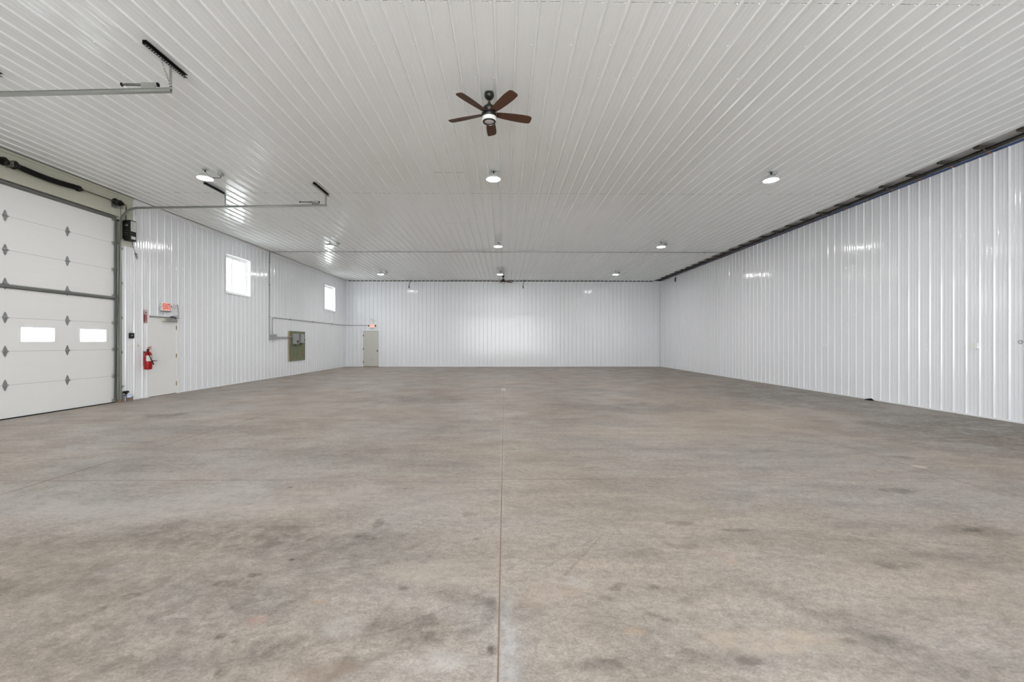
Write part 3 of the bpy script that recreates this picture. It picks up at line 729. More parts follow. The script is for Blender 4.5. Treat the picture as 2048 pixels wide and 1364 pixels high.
# torsion spring assembly over the door
SX, SZ = XL + .12, 4.565
ts = thing('torsion_spring_assembly', 'torsion shaft with black sleeved spring and cable drums on header above overhead door', 'garage door spring', (SX, 7.585, SZ))
MB().tube([(SX, 5.30, SZ), (SX, 9.88, SZ)], .0127, 10).build('shaft', 'galvd', ts)
pts = []; rad = []
for q in range(25):
    t = q / 24; y = 7.70 + t * 1.08; pts.append((SX + .0, y, SZ - .028 * math.sin(math.pi * min(1, t * 1.1)) - .004)); rad.append(.052 if 1 < q < 23 else .046)
MB().tube(pts, rad, 16).build('spring_sleeve', 'rubber', ts)
MB().lathe([(.02, 0), (.058, .004), (.060, .05), (.042, .075), (.02, .13)], (SX, 8.74, SZ - .006), 16, 'y').build('winding_cone', 'blackm', ts)
pts = [(a, 2 * 7.585 - b, c_) for a, b, c_ in pts]
MB().tube(pts, rad, 16).build('spring_sleeve', 'rubber', ts)
m = MB(); m.box(XL + .004, XL + .010, 7.55, 7.78, SZ - .02, SZ + .085); m.box(XL + .004, SX + .03, 7.60, 7.606, SZ - .05, SZ + .05)
m.box(XL + .004, SX - .01, 7.60, 7.76, SZ + .045, SZ + .05); m.build('centre_bracket', 'galv', ts)
for y in (7.50, 7.66):
    d = MB(); d.lathe([(.02, -.05), (.072, -.045), (.078, -.02), (.06, 0), (.052, .03), (.02, .05)], (SX, y, SZ), 18, 'y')
    for q in range(6): d.tube([(SX + .066 * math.cos(q), y - .052, SZ + .066 * math.sin(q)), (SX + .066 * math.cos(q), y - .035, SZ + .066 * math.sin(q))], .009, 6)
    d.build('spring_anchor_cone', 'blackm', ts)
for y, sg in ((9.64, 1), (5.53, -1)):
    d = MB(); pr = [(.02, -.07), (.070, -.065), (.074, -.045)]
    for q in range(5): pr += [(.056, -.04 + q * .02), (.062, -.03 + q * .02)]
    pr += [(.07, .06), (.02, .066)]
    d.lathe(pr, (SX, y, SZ), 18, 'y'); dr = d.build('cable_drum', 'blackm', ts)
    e = MB(); e.box(XL + .004, SX + .035, y + .115 * sg, y + .121 * sg, SZ - .115, SZ + .05); e.box(XL + .004, XL + .010, y - .02, y + .12 * sg, SZ - .12, SZ - .02)
    e.build('end_bearing_plate', 'galv', ts)
    MB().lathe([(.014, -.02), (.040, -.016), (.040, .016), (.014, .02)], (SX, y + .125 * sg, SZ), 14, 'y').build('bearing', 'blackm', ts)
    MB().tube([(SX + .055, y + .03 * sg, SZ), (SX + .02, y + .07 * sg, SZ - .6), (DX + .05, y + .07 * sg, .08)], .0032, 6).build('lift_cable', 'blackm', ts)

# jackshaft motor on the wall beside the track
jo = thing('door_opener_motor', 'black boxy door opener motor on left wall with pale label on its side', 'door opener', (-8.83, 9.99, 4.0))
m = MB(); m.bbox(XL + .02, XL + .185, 9.905, 10.075, 3.765, 4.245, .012); m.box(XL + .003, XL + .02, 9.90, 10.08, 3.80, 4.22); bd = m.build('housing', 'blackm', jo)
m = MB(); fx = XL + .1855; m.box(fx - .001, fx + .001, 9.918, 10.055, 3.985, 4.22); lb = m.build('warning_label', 'label', jo)
m = MB(); random.seed(3)
for q in range(9):
    z = 4.205 - q * .024; m.box(fx + .001, fx + .0016, 9.93, 9.98 + random.random() * .06, z - .0035, z + .0035)
m.build('print', 'galvd', lb)
m = MB(); m.box(fx - .001, fx + .001, 9.93, 10.045, 3.80, 3.87); m.build('rating_label', 'label', jo)
m = MB()
for z in (3.9, 4.0, 4.1):
    for x_ in (XL + .06, XL + .12): m.lathe([(.006, 0), (.009, -.004)], (x_, 9.904, z), 8, 'y')
m.box(XL + .05, XL + .10, 9.898, 9.906, 3.94, 3.955); m.lathe([(.03, 0), (.022, -.012)], (XL + .10, 9.904, 4.12), 14, 'y')
bd.data.materials.append(M['galvd'])
import bmesh as _bm
q_ = _bm.new(); q_.from_mesh(bd.data); n_ = len(q_.faces); vv = [q_.verts.new((v[0] + 8.83, v[1] - 9.99, v[2] - 4.0)) for v in m.v]
for f_ in m.f:
    q_.faces.new([vv[k_] for k_ in f_]).material_index = 1
q_.to_mesh(bd.data); q_.free()
MB().tube([(XL + .06, 9.93, 4.24), (XL + .07, 9.92, 4.40), (SX, 9.87, 4.53)], .008, 6).build('power_cable', 'rubber', jo)
m = MB(); m.tube([(XL + .10, 10.05, 3.77), (XL + .09, 10.07, 3.71), (XL + .05, 10.16, 3.60), (XL + .04, 10.21, 3.52)], .004, 6)
m.tube([(XL + .04, 10.21, 3.52), (XL + .035, 10.27, 3.47), (XL + .035, 10.23, 3.44), (XL + .035, 10.20, 3.505), (XL + .035, 10.26, 3.42), (XL + .035, 10.28, 3.40), (XL + .035, 10.25, 3.385), (XL + .035, 10.235, 3.41), (XL + .035, 10.27, 3.45)], .004, 6)
m.box(XL + .03, XL + .05, 10.19, 10.25, 3.505, 3.52)
m.build('hanging_wire', 'rubber', jo)

# ------------------------------------------------------------------ exit door in the left wall
d2 = struct(thing('door_2', None, None, (XL, 11.06, 0)))
fr = MB(); t = .05
fr.box(XL - .12, XL + .026, MAN[0], MAN[0] + t, 0, MAN[3]); fr.box(XL - .12, XL + .026, MAN[1] - t, MAN[1], 0, MAN[3]); fr.box(XL - .12, XL + .026, MAN[0] + t, MAN[1] - t, MAN[3] - t, MAN[3])
fr.build('frame', 'slab', d2)
fr = MB(); fr.box(XL - .12, XL - .032, MAN[0] + .02, MAN[0] + t + .025, 0, MAN[3] - .02); fr.box(XL - .12, XL - .032, MAN[1] - t - .025, MAN[1] - .02, 0, MAN[3] - .02); fr.box(XL - .12, XL - .032, MAN[0] + t, MAN[1] - t, MAN[3] - t - .03, MAN[3] - .02)
fr.box(XL - .12, XL - .065, MAN[0] + t, MAN[1] - t, 0, .03)
fr.build('door_light_stop', 'slab', d2)  # stops added behind the slab edges to block a light leak
MB().box(XL - .030, XL + .012, MAN[0] + t + .005, MAN[1] - t - .004, .014, MAN[3] - t - .004).build('slab', 'slab', d2)
MB().box(XL - .06, XL + .0, MAN[0] + t, MAN[1] - t, 0, .012).build('threshold', 'galvd', d2)
MB().box(XL - .10, XL + .006, MAN[0] + t - .0005, MAN[0] + t + .006, 0.01, MAN[3] - t).build('weather_strip', 'galvd', d2)
for z in (1.77, 1.02, .27):
    h = MB(); h.box(XL + .010, XL + .016, MAN[1] - t - .02, MAN[1] - t + .012, z - .055, z + .055); h.tube([(XL + .02, MAN[1] - t - .004, z - .055), (XL + .02, MAN[1] - t - .004, z + .055)], .008, 8)
    h.build('hinge', 'brass', d2)
h = MB(); yh, zh = MAN[0] + t + .085, .915
h.lathe([(.030, 0), (.030, .008), (.012, .012), (.010, .05)], (XL + .012, yh, zh), 16, 'x'); h.tube([(XL + .062, yh, zh), (XL + .064, yh + .03, zh + .004), (XL + .062, yh + .12, zh)], [.010, .009, .007], 8)
h.build('lever_handle', 'bronze', d2)
m = MB(); m.prism([(MAN[1] - t - .01, .10), (MAN[1] + .02, .05), (MAN[1] + .06, .0), (MAN[1] - t - .01, .0)], 'x', XL + .026, XL + .029); m.build('corner_trim', 'trim', d2)
# closer
dc = thing('door_closer', 'grey door closer body and arm across the top of the white exit door', 'door closer', (XL + .03, 11.3, 1.98))
MB().bbox(XL + .014, XL + .075, 11.06, 11.47, 1.925, 1.995, .006).build('body', 'galv', dc)
MB().box(XL + .026, XL + .060, 10.63, 11.56, 2.030, 2.046).build('slide_rail', 'galvd', dc)
m = MB(); m.tube([(XL + .055, 11.42, 2.0), (XL + .055, 11.42, 2.05)], .012, 8); m.tube([(XL + .055, 11.42, 2.048), (XL + .10, 11.2, 2.052)], .008, 8); m.build('arm', 'blackm', dc)
m = MB(); m.bbox(XL + .012, XL + .10, 10.99, 11.07, 1.93, 2.01, .006); m.build('end_block', 'header', dc)
# bent conduit beside the sign
bc = MB(); bc.tube([(XL + .03, 11.27, 2.068), (XL + .035, 11.50, 2.085), (XL + .035, 11.545, 2.10), (XL + .035, 11.555, 2.13), (XL + .035, 11.52, 2.36), (XL + .032, 11.515, 2.385), (XL + .02, 11.52, 2.40)], .013, 8)
tag(bc.build('bent_conduit', 'cond'), 'short grey L-shaped conduit above right corner of white exit door', 'conduit')
# exit sign 1
def exit_sign(name_label, place, loc, face, letter_m, wd, ht, lamps):
    e = thing('exit_sign', name_label, 'exit sign', loc)
    return e
es = thing('exit_sign', 'lit red EXIT sign with two lamp heads above the white exit door', 'exit sign', (XL + .03, 11.09, 2.31))
ya, yb, za, zb = 10.975, 11.215, 2.215, 2.405
MB().bbox(XL + .022, XL + .075, ya - .012, yb + .012, za - .012, zb + .012, .006).build('housing', 'whitep', es)
fc = MB().box(XL + .075, XL + .078, ya, yb, za, zb).build('face', 'exitface', es)
tm = text_mb('EXIT', .165, .001); xs_ = [v[0] for v in tm.v]; sc_ = (yb - ya - .02) / (max(xs_) - min(xs_))
tm.xf(Matrix.Diagonal((sc_, 1.25, 1, 1))); tm.xf(Matrix.Translation((XL + .080, (ya + yb) / 2, (za + zb) / 2)) @ TO_LEFT_WALL)
tm.build('letters', 'exit', fc)
MB().box(XL + .022, XL + .09, ya - .03, yb + .03, za - .03, za - .014).build('base_tray', 'galvd', es)
for y in (10.875, 11.315):
    l = MB(); l.tube([(XL + .04, y + (.07 if y < 11 else -.07), 2.33), (XL + .06, y, 2.335)], .010, 8); a_ = l.build('lamp_arm', 'blackm', es)
    MB().lathe([(.012, -.03), (.042, 0), (.045, .02), (.036, .022)], (XL + .085, y, 2.335), 16, 'x').build('lamp_head', 'whitep', es)
    rg = MB()
    for q in range(16):
        a0, a1 = q * math.pi / 8, (q + 1) * math.pi / 8; rg.tube([(XL + .107, y + .040 * math.cos(a0), 2.335 + .040 * math.sin(a0)), (XL + .107, y + .040 * math.cos(a1), 2.335 + .040 * math.sin(a1))], .006, 6)
    rg.build('lamp_ring', 'boxgrey', es)
# fire extinguisher sign and extinguisher
fs = thing('fire_extinguisher_sign', 'narrow red sign with vertical lettering and down arrow above the fire extinguisher', 'sign', (XL + .02, 10.52, 2.02))
pl = MB().box(XL + .021, XL + .024, 10.472, 10.568, 1.868, 2.18).build('panel', 'redsign', fs)
MB().box(XL + .024, XL + .0248, 10.480, 10.560, 2.075, 2.172).build('flame_panel', 'label', fs)
m = MB(); m.prism([(10.505, 2.095), (10.535, 2.095), (10.545, 2.12), (10.53, 2.14), (10.522, 2.165), (10.51, 2.135), (10.498, 2.12)], 'x', XL + .0248, XL + .0256); m.build('flame_symbol', 'redsign', fs)
tm = text_mb('FIRE EXTINGUISHER', .030, .0006); tm.xf(Matrix.Diagonal((.50, 1.5, 1, 1)) @ Matrix.Rotation(0, 4, 'Z'))
xs_ = [v[0] for v in tm.v]; sc_ = .155 / (max(xs_) - min(xs_)); tm.xf(Matrix.Diagonal((sc_, 1, 1, 1)))
tm.xf(Matrix.Translation((XL + .0252, 10.52, 1.988)) @ TO_LEFT_WALL @ Matrix.Rotation(math.radians(-90), 4, 'Z')); tm.build('lettering', 'label', fs)
m = MB(); m.prism([(10.512, 1.912), (10.528, 1.912), (10.528, 1.90), (10.548, 1.90), (10.52, 1.872), (10.492, 1.90), (10.512, 1.90)], 'x', XL + .024, XL + .0255); m.build('arrow', 'label', fs)
fe = thing('fire_extinguisher', 'red fire extinguisher with black hose hung on the wall left of white exit door', 'fire extinguisher', (XL + .11, 10.475, .71))
ex, ey = XL + .115, 10.475
MB().lathe([(.062, .712), (.078, .722), (.082, .74), (.082, 1.04), (.076, 1.09), (.055, 1.135), (.030, 1.155), (.022, 1.165), (.022, 1.18)], (ex, ey, 0), 28).build('cylinder', 'red', fe)
lab = MB(); vs = []; fs_ = []
for q in range(13):
    a = math.radians(-75 + q * 12.5); 
    for z in (.92, 1.06): vs.append((ex + .0832 * math.cos(a), ey + .0832 * math.sin(a), z))
for q in range(12): fs_.append((2 * q, 2 * q + 2, 2 * q + 3, 2 * q + 1))
lab.add(vs, fs_, True); lo_ = lab.build('label_sheet', 'label', fe)
ink = MB(); vs = []; fs_ = []
for q in range(5):
    a = math.radians(-8 + q * 9)
    for z in (.95, 1.04): vs.append((ex + .0836 * math.cos(a), ey + .0836 * math.sin(a), z))
for q in range(4): fs_.append((2 * q, 2 * q + 2, 2 * q + 3, 2 * q + 1))
ink.add(vs, fs_, True); ink.build('printed_block', 'boxgrey', lo_)
m = MB(); m.lathe([(.020, 1.178), (.024, 1.185), (.024, 1.215), (.014, 1.222)], (ex, ey, 0), 14); m.build('valve', 'bronze', fe)
m = MB(); m.prism([(ey - .03, 1.205), (ey + .02, 1.205), (ey + .10, 1.235), (ey + .098, 1.243), (ey + .01, 1.222), (ey - .03, 1.22)], 'x', ex - .009, ex + .009)
m.prism([(ey - .02, 1.235), (ey + .03, 1.245), (ey + .11, 1.275), (ey + .108, 1.283), (ey + .02, 1.262), (ey - .02, 1.25)], 'x', ex - .009, ex + .009); m.build('handle', 'red', fe)
m = MB(); m.tube([(ex, ey - .02, 1.20), (ex + .03, ey - .07, 1.20), (ex + .06, ey - .085, 1.16), (ex + .082, ey - .06, 1.06), (ex + .094, ey - .02, .96), (ex + .094, ey + .03, .88), (ex + .085, ey + .06, .83)], [.009] * 5 + [.010, .013], 10); m.build('hose', 'rubber', fe)
m = MB(); m.box(XL + .02, ex - .075, ey - .03, ey + .03, .80, 1.16); m.box(XL + .02, ex, ey - .035, ey + .035, 1.150, 1.158); m.build('wall_bracket', 'galvd', fe)
# door control button, switch plates
dcb = thing('door_control_station', 'small black wall control box with thin wires, left of the exit door', 'wall control', (XL + .04, 10.11, 1.54))
MB().bbox(XL + .003, XL + .055, 10.060, 10.165, 1.475, 1.605, .006).build('housing', 'blackm', dcb)
MB().lathe([(.018, 0), (.016, .014)], (XL + .055, 10.09, 1.545), 12, 'x').build('button', 'galv', dcb)
m = MB(); m.tube([(XL + .012, 10.115, 1.60), (XL + .01, 10.16, 1.75), (XL + .01, 10.19, 2.1), (XL + .01, 10.20, 2.6), (XL + .01, 10.19, 3.3)], .002, 4); m.tube([(XL + .012, 10.10, 1.60), (XL + .01, 10.07, 1.70), (XL + .01, 10.05, 1.80)], .002, 4); m.build('wire', 'galvd', dcb)
sp = thing('switch_plate', 'white double switch plate directly below the small black control box', 'light switch', (XL + .01, 10.11, 1.30))
MB().bbox(XL + .003, XL + .012, 10.05, 10.17, 1.245, 1.36, .002).build('plate', 'whitep', sp)
for y in (10.09, 10.135): MB().box(XL + .012, XL + .020, y - .008, y + .008, 1.29, 1.32).build('toggle', 'cream', sp)
sp = thing('switch_plate', 'cream single switch plate between double switch plate and fire extinguisher', 'light switch', (XL + .01, 10.31, 1.30))
MB().bbox(XL + .003, XL + .012, 10.262, 10.362, 1.245, 1.36, .002).build('plate', 'cream', sp)
MB().box(XL + .012, XL + .020, 10.304, 10.320, 1.285, 1.32).build('toggle', 'boxgrey', sp)
# photo eye and clutter at the foot of the track
pe = thing('photo_eye', 'black door safety sensor on bracket low at the foot of the door track', 'sensor', (XL + .05, 9.93, .17))
m = MB(); m.bbox(XL + .03, XL + .10, 9.87, 9.98, .20, .245, .012); m.bbox(XL + .045, XL + .085, 9.90, 9.955, .165, .205, .01); m.build('sensor_body', 'rubber', pe)
m = MB(); m.tube([(XL + .035, 9.98, .225), (XL + .03, 10.02, .225), (XL + .03, 10.03, .20)], .005, 6); m.build('wire', 'blackm', pe)
MB().tube([(XL + .03, 9.885, .35), (XL + .03, 9.93, .375)], .005, 6).build('screw', 'blackm', pe)
m = MB(); m.box(XL + .004, XL + .04, 9.885, 9.892, .0, .235); m.build('bracket', 'galv', pe)
jb = thing('floor_valve', 'small metal frame with pale blue cap on floor beside door track foot', 'floor fitting', (XL + .07, 10.0, 0))
m = MB(); m.box(XL + .03, XL + .036, 9.915, 9.922, 0, .15); m.box(XL + .03, XL + .036, 9.965, 9.972, 0, .13); m.box(XL + .03, XL + .036, 9.915, 9.972, .125, .15); m.build('frame', 'blackm', jb)
m = MB(); m.bbox(XL + .03, XL + .11, 9.985, 10.065, .0, .085, .006); m.build('base_box', 'rust', jb)
m = MB(); m.lathe([(.048, .085), (.052, .10), (.046, .125), (.030, .150), (.008, .160)], (XL + .075, 10.0, 0), 18); m.build('cap', 'bluecap', jb)
m = MB(); m.bbox(XL + .03, XL + .112, 9.983, 10.068, .085, .10, .003); m.build('rim', 'blackm', jb)

# ------------------------------------------------------------------ windows
def window(n, Wd):
    y0, y1, z0, z1 = Wd
    r = struct(thing('window_%d' % n, None, None, (XL, (y0 + y1) / 2, z0)))
    f = MB(); xo = XL - .17; t = .018
    f.box(xo, XL + .022, y0, y0 + t, z0, z1); f.box(xo, XL + .022, y1 - t, y1, z0, z1); f.box(xo, XL + .022, y0 + t, y1 - t, z1 - t, z1); f.box(xo, XL + .022, y0 + t, y1 - t, z0, z0 + t)
    f.build('window_reveal', 'trim', r)
    c_ = MB(); w_ = .022
    c_.box(XL + .021, XL + .027, y0 - w_, y1 + w_, z1, z1 + w_); c_.box(XL + .021, XL + .027, y0 - w_, y1 + w_, z0 - w_, z0)
    c_.box(XL + .021, XL + .027, y0 - w_, y0, z0, z1); c_.box(XL + .021, XL + .027, y1, y1 + w_, z0, z1); c_.build('window_casing', 'trim', r)
    a, b, c0, c1 = y0 + t, y1 - t, z0 + t, z1 - t; fm = MB(); x0, x1 = XL - .165, XL - .095; t2 = .045
    fm.box(x0, x1, a, b, c0, c0 + t2); fm.box(x0, x1, a, b, c1 - t2, c1); fm.box(x0, x1, a, a + t2, c0 + t2, c1 - t2); fm.box(x0, x1, b - t2, b, c0 + t2, c1 - t2)
    fm.build('window_frame', 'whitep', r)
    a += t2; b -= t2; c0 += t2; c1 -= t2; mid = (a + b) / 2 - .17
    for i, (p, q, xs) in enumerate(((a, mid + .02, XL - .125), (mid - .02, b, XL - .15))):
        s = MB(); k_ = .042
        s.box(xs, xs + .022, p, q, c0, c0 + k_); s.box(xs, xs + .022, p, q, c1 - k_, c1); s.box(xs, xs + .022, p, p + k_, c0 + k_, c1 - k_); s.box(xs, xs + .022, q - k_, q, c0 + k_, c1 - k_)
        so = s.build('sash', 'whitep', r)
        MB().box(xs + .009, xs + .013, p + k_, q - k_, c0 + k_, c1 - k_).build('pane', 'glass', so)
        g = MB()
        for j_ in (1, 2, 3):
            z = c0 + k_ + (c1 - c0 - 2 * k_) * j_ / 4; g.box(xs + .0135, xs + .0175, p + k_, q - k_, z - .005, z + .005)
        g.build('grille', 'whitep', so)
window(1, W1); window(2, W2)

# ------------------------------------------------------------------ power board on left wall
pb = MB(); pb.box(XL + .021, XL + .055, 17.44, 18.78, .60, 1.845)
pbo = thing('plywood_board', 'green weathered plywood board screwed to left wall carrying two grey electrical boxes', 'board', (XL + .04, 18.1, .6))
pb.build('sheet', 'ply', pbo)
MB().box(XL + .0215, XL + .0565, 17.428, 17.4405, .60, 1.845).build('sheet_edge', 'plyedge', pbo)
def ebox(label, y0, y1, z0, z1, depth, lever):
    e = thing('electrical_box', label, 'electrical box', (XL + .1, (y0 + y1) / 2, z0), 'electrical boxes on the plywood board'); xb = XL + .0555
    b = MB().bbox(xb, xb + depth, y0, y1, z0, z1, .006).build('cabinet', 'boxgrey', e)
    MB().bbox(xb + depth, xb + depth + .012, y0 - .004, y1 + .004, z0 + .01, z1 - .01, .003).build('cover', 'cond', e)
    if lever:
        l = MB(); l.tube([(xb + depth * .5, y1, z1 - .18), (xb + depth * .5, y1 + .04, z1 - .18), (xb + depth * .9, y1 + .12, z1 - .28)], .016, 8); l.build('switch_lever', 'blackm', e)
    else: MB().box(xb + depth + .012, xb + depth + .014, y0 + .05, y1 - .02, z0 + .06, z0 + .16).build('nameplate', 'ink', e)
    MB().lathe([(.02, -.0), (.02, -.05)], (xb + depth * .5, (y0 + y1) / 2, z0), 10).build('knockout', 'blackm', e)
ebox('grey electrical box with dark nameplate, the left and taller one on plywood board', 17.68, 17.92, 1.30, 1.745, .14, False)
ebox('grey electrical box with black side lever, the right one on plywood board', 18.21, 18.46, 1.34, 1.735, .11, True)
# conduits and junction box
jn = thing('junction_box', 'grey square junction box on left wall where the conduits meet', 'junction box', (XL + .06, 16.17, 1.5))
MB().bbox(XL + .021, XL + .12, 16.0, 16.345, 1.495, 1.675, .004).build('box_body', 'boxgrey', jn)
MB().box(XL + .12, XL + .126, 15.99, 16.355, 1.485, 1.685).build('cover', 'cond', jn)
cr = .0145; cx = XL + .022 + cr
def conduit(label, runs, straps=(), r=cr, m_='cond', loc=None):
    o = thing('conduit', label, 'conduit', runs[0][0])
    for q in runs: MB().tube(q, r, 10).build('tube', m_, o)
    for s_ in straps:
        MB().bbox(*s_, .003).build('strap', 'galvd', o)
    return o
conduit('thin grey conduit rising vertically up left wall from junction box to ceiling', [[(cx, 16.02, 1.69), (cx, 16.02, 1.74), (cx, 15.99, 1.84), (cx, 15.985, 1.95), (cx, 15.985, 4.79)]],
        [(XL + .021, XL + .055, 15.96, 16.01, z - .012, z + .012) for z in (2.35, 3.55, 4.4)])
conduit('thin grey conduit looping from junction box along left wall into the far corner',
        [[(cx, 16.18, 1.69), (cx, 16.18, 2.24), (cx, 16.19, 2.29), (cx, 16.23, 2.318), (cx, 16.29, 2.325), (cx, 20.0, 2.325), (cx, 23.62, 2.322), (cx + .03, 23.675, 2.322), (cx + .09, 23.695, 2.322), (-7.70, 23.695, 2.322)]],
        [(XL + .021, XL + .055, y - .02, y + .02, 2.30, 2.35) for y in (17.5, 19.6, 21.7)])
conduit('thin grey conduit pair between junction box and plywood board', [[(cx, 16.345, 1.585), (cx, 17.2, 1.585), (cx + .03, 17.38, 1.60), (cx + .05, 17.44, 1.60), (cx + .05, 17.676, 1.60)], [(cx, 16.345, 1.53), (cx, 17.42, 1.53)]])
conduit('thin grey conduit crossing the whole ceiling from left wall to right side', [[(XL + .05, 15.985, H - .036), (-4, 15.985, H - .036), (3, 15.985, H - .036), (8.3, 15.985, H - .036)]],
        [(x - .012, x + .012, 15.955, 16.015, H - .052, H - .0206) for x in (-6.4, -3.6, -0.8, 2.0, 4.8, 7.6)])
# short length from junction near fixture
# ------------------------------------------------------------------ back wall door, signs
d3 = struct(thing('door_3', None, None, (-7.505, YB, 0)))
fr = MB(); t = .045
fr.box(BD[0], BD[0] + t, YB - .028, YB + .1, 0, BD[3]); fr.box(BD[1] - t, BD[1], YB - .028, YB + .1, 0, BD[3]); fr.box(BD[0] + t, BD[1] - t, YB - .028, YB + .1, BD[3] - t, BD[3])
fr.build('frame', 'trim', d3)
fr = MB(); fr.box(BD[0] + .02, BD[0] + t + .02, YB + .045, YB + .1, 0, BD[3] - .02); fr.box(BD[1] - t - .02, BD[1] - .02, YB + .045, YB + .1, 0, BD[3] - .02); fr.box(BD[0] + t, BD[1] - t, YB + .045, YB + .1, BD[3] - t - .03, BD[3] - .02)
fr.box(BD[0] + .02, BD[1] - .02, YB + .045, YB + .1, 0, .06)
fr.build('door_light_stop', 'trim', d3)  # stops and sill piece added to shut out light round the slab
MB().box(BD[0] + t + .004, BD[1] - t - .004, YB - .005, YB + .04, .035, BD[3] - t - .012).build('slab', 'beige', d3)
MB().box(BD[0] + t, BD[1] - t, YB + .002, YB + .03, BD[3] - t - .012, BD[3] - t).build('head_gap_shade', 'dark', d3)  # black filler painted as the shade above the slab
MB().box(BD[0] + t, BD[1] - t, YB - .02, YB + .03, 0, .030).build('threshold', 'rust', d3)
for z in (1.75, 1.0, .26): MB().box(BD[0] + t - .012, BD[0] + t + .012, YB - .032, YB - .006, z - .055, z + .055).build('hinge', 'blackm', d3)
MB().lathe([(.012, 0), (.03, -.012), (.036, -.04), (.022, -.06)], (BD[1] - t - .07, YB - .005, .895), 14, 'y').build('knob', 'blackm', d3)
MB().tube([(-7.56, YB - .006, .42), (-7.50, YB - .006, .40), (-7.44, YB - .006, .365)], .006, 5).build('scuff', 'galvd', d3)
es2 = thing('exit_sign', 'pale pink lit EXIT sign above the grey door on the back wall', 'exit sign', (-7.42, YB - .03, 2.3))
MB().bbox(-7.585, -7.275, YB - .075, YB - .021, 2.185, 2.40, .006).build('housing', 'whitep', es2)
fc = MB().box(-7.57, -7.29, YB - .078, YB - .075, 2.20, 2.385).build('face', 'exitface2', es2)
tm = text_mb('EXIT', .165, .001); xs_ = [v[0] for v in tm.v]; sc_ = .23 / (max(xs_) - min(xs_)); tm.xf(Matrix.Diagonal((sc_, .95, 1, 1)))
tm.xf(Matrix.Translation((-7.43, YB - .080, 2.30)) @ TO_BACK_WALL); tm.build('letters', mat('soft_red_letters', (0.85, .35, .30), .4, emit=(1, .25, .18), estr=.5), fc)
for x in (-7.61, -7.245): MB().lathe([(.02, 0), (.042, -.03), (.042, -.05)], (x, YB - .03, 2.30), 14, 'y').build('lamp_head', 'blackm', es2)
MB().box(-7.53, -7.32, YB - .08, YB - .021, 2.165, 2.184).build('base_tray', 'galvd', es2)
em = thing('emergency_light', 'small white emergency light with two heads above the back wall exit sign', 'emergency light', (-7.4, YB - .03, 2.6))
MB().bbox(-7.47, -7.30, YB - .07, YB - .021, 2.53, 2.60, .01).build('housing', 'cream', em)
for x, z in ((-7.53, 2.66), (-7.27, 2.61)):
    a_ = MB().tube([(-7.40, YB - .05, 2.60), ((x - 7.4) / 2, YB - .06, z + .01), (x, YB - .08, z)], .008, 6).build('arm', 'cond', em)
    MB().lathe([(.015, .02), (.04, -.02), (.042, -.04)], (x, YB - .09, z - .01), 14, 'y').build('lamp_head', 'whitep', em)

# two black cable drops by the back wall
for x, lab_, dx in ((-5.32, 'short black cable hanging from ceiling edge, left of the far ceiling fan', 1), (1.03, 'short black cable hanging from ceiling edge, right of the far ceiling fan', 1)):
    o = thing('hanging_cable', lab_, 'cable', (x, 23.5, 4.82), 'cable drops at the back wall')
    MB().tube([(x + .06, 23.45, 4.838), (x + .065, 23.47, 4.78), (x + .03, 23.5, 4.70), (x, 23.5, 4.60), (x - .01, 23.5, 4.50)], .013, 8).build('cord', 'rubber', o)
    MB().tube([(x - .01, 23.5, 4.51), (x, 23.5, 4.39)], .024, 10).build('connector', 'rubber', o)

# right wall fittings
def plate(x, y, z, lab_, s=.06):
    o = thing('outlet_plate', lab_, 'outlet', (x, y, z), 'outlet plates on the right wall')
    MB().bbox(XR - .030, XR - .003, y - s, y + s, z - .055, z + .055, .003).build('plate', 'whitep', o)
    for dz in (.022, -.022): MB().lathe([(.014, -.0312), (.014, -.030)], (XR, y, z + dz), 12, 'x').build('socket', 'cream', o)
plate(XR, 7.78, 1.325, 'white outlet plate on right wall, the one nearer the camera')
plate(XR, 11.45, 1.31, 'white outlet plate on right wall, farther from the camera')
m = MB()
for q in range(20):
    a = math.radians(q * 18); m.tube([(XR - .008, 7.09 + .028 * math.cos(a), 1.39 + .028 * math.sin(a)), (XR - .008, 7.09 + .028 * math.cos(a + .32), 1.39 + .028 * math.sin(a + .32))], .005, 6)
tag(m.build('pipe_collar', 'boxgrey'), 'tiny grey ring on right wall at the right edge of view', 'wall fitting')
cs = thing('cable_stub', 'small black cable stub high on right wall near the back corner', 'cable', (XR - .03, 21.6, 4.6))
MB().tube([(XR - .01, 21.5, 4.70), (XR - .04, 21.52, 4.64), (XR - .05, 21.5, 4.55), (XR - .03, 21.55, 4.50)], .028, 8).build('cord', 'rubber', cs)
sc = MB(); sc.add([(8.66, 9.90, 0), (8.74, 9.86, 0), (8.76, 10.02, 0), (8.70, 10.12, 0), (8.65, 10.03, 0), (8.69, 9.95, .04), (8.73, 9.94, .05), (8.72, 10.02, .035), (8.69, 10.03, .03)],
                  [(0, 4, 3, 2, 1), (0, 1, 6, 5), (1, 2, 7, 6), (2, 3, 8, 7), (3, 4, 8), (4, 0, 5, 8), (5, 6, 7, 8)])
tag(sc.build('rubber_scrap', 'rubber'), 'small black scrap lying on floor against right wall', 'debris')

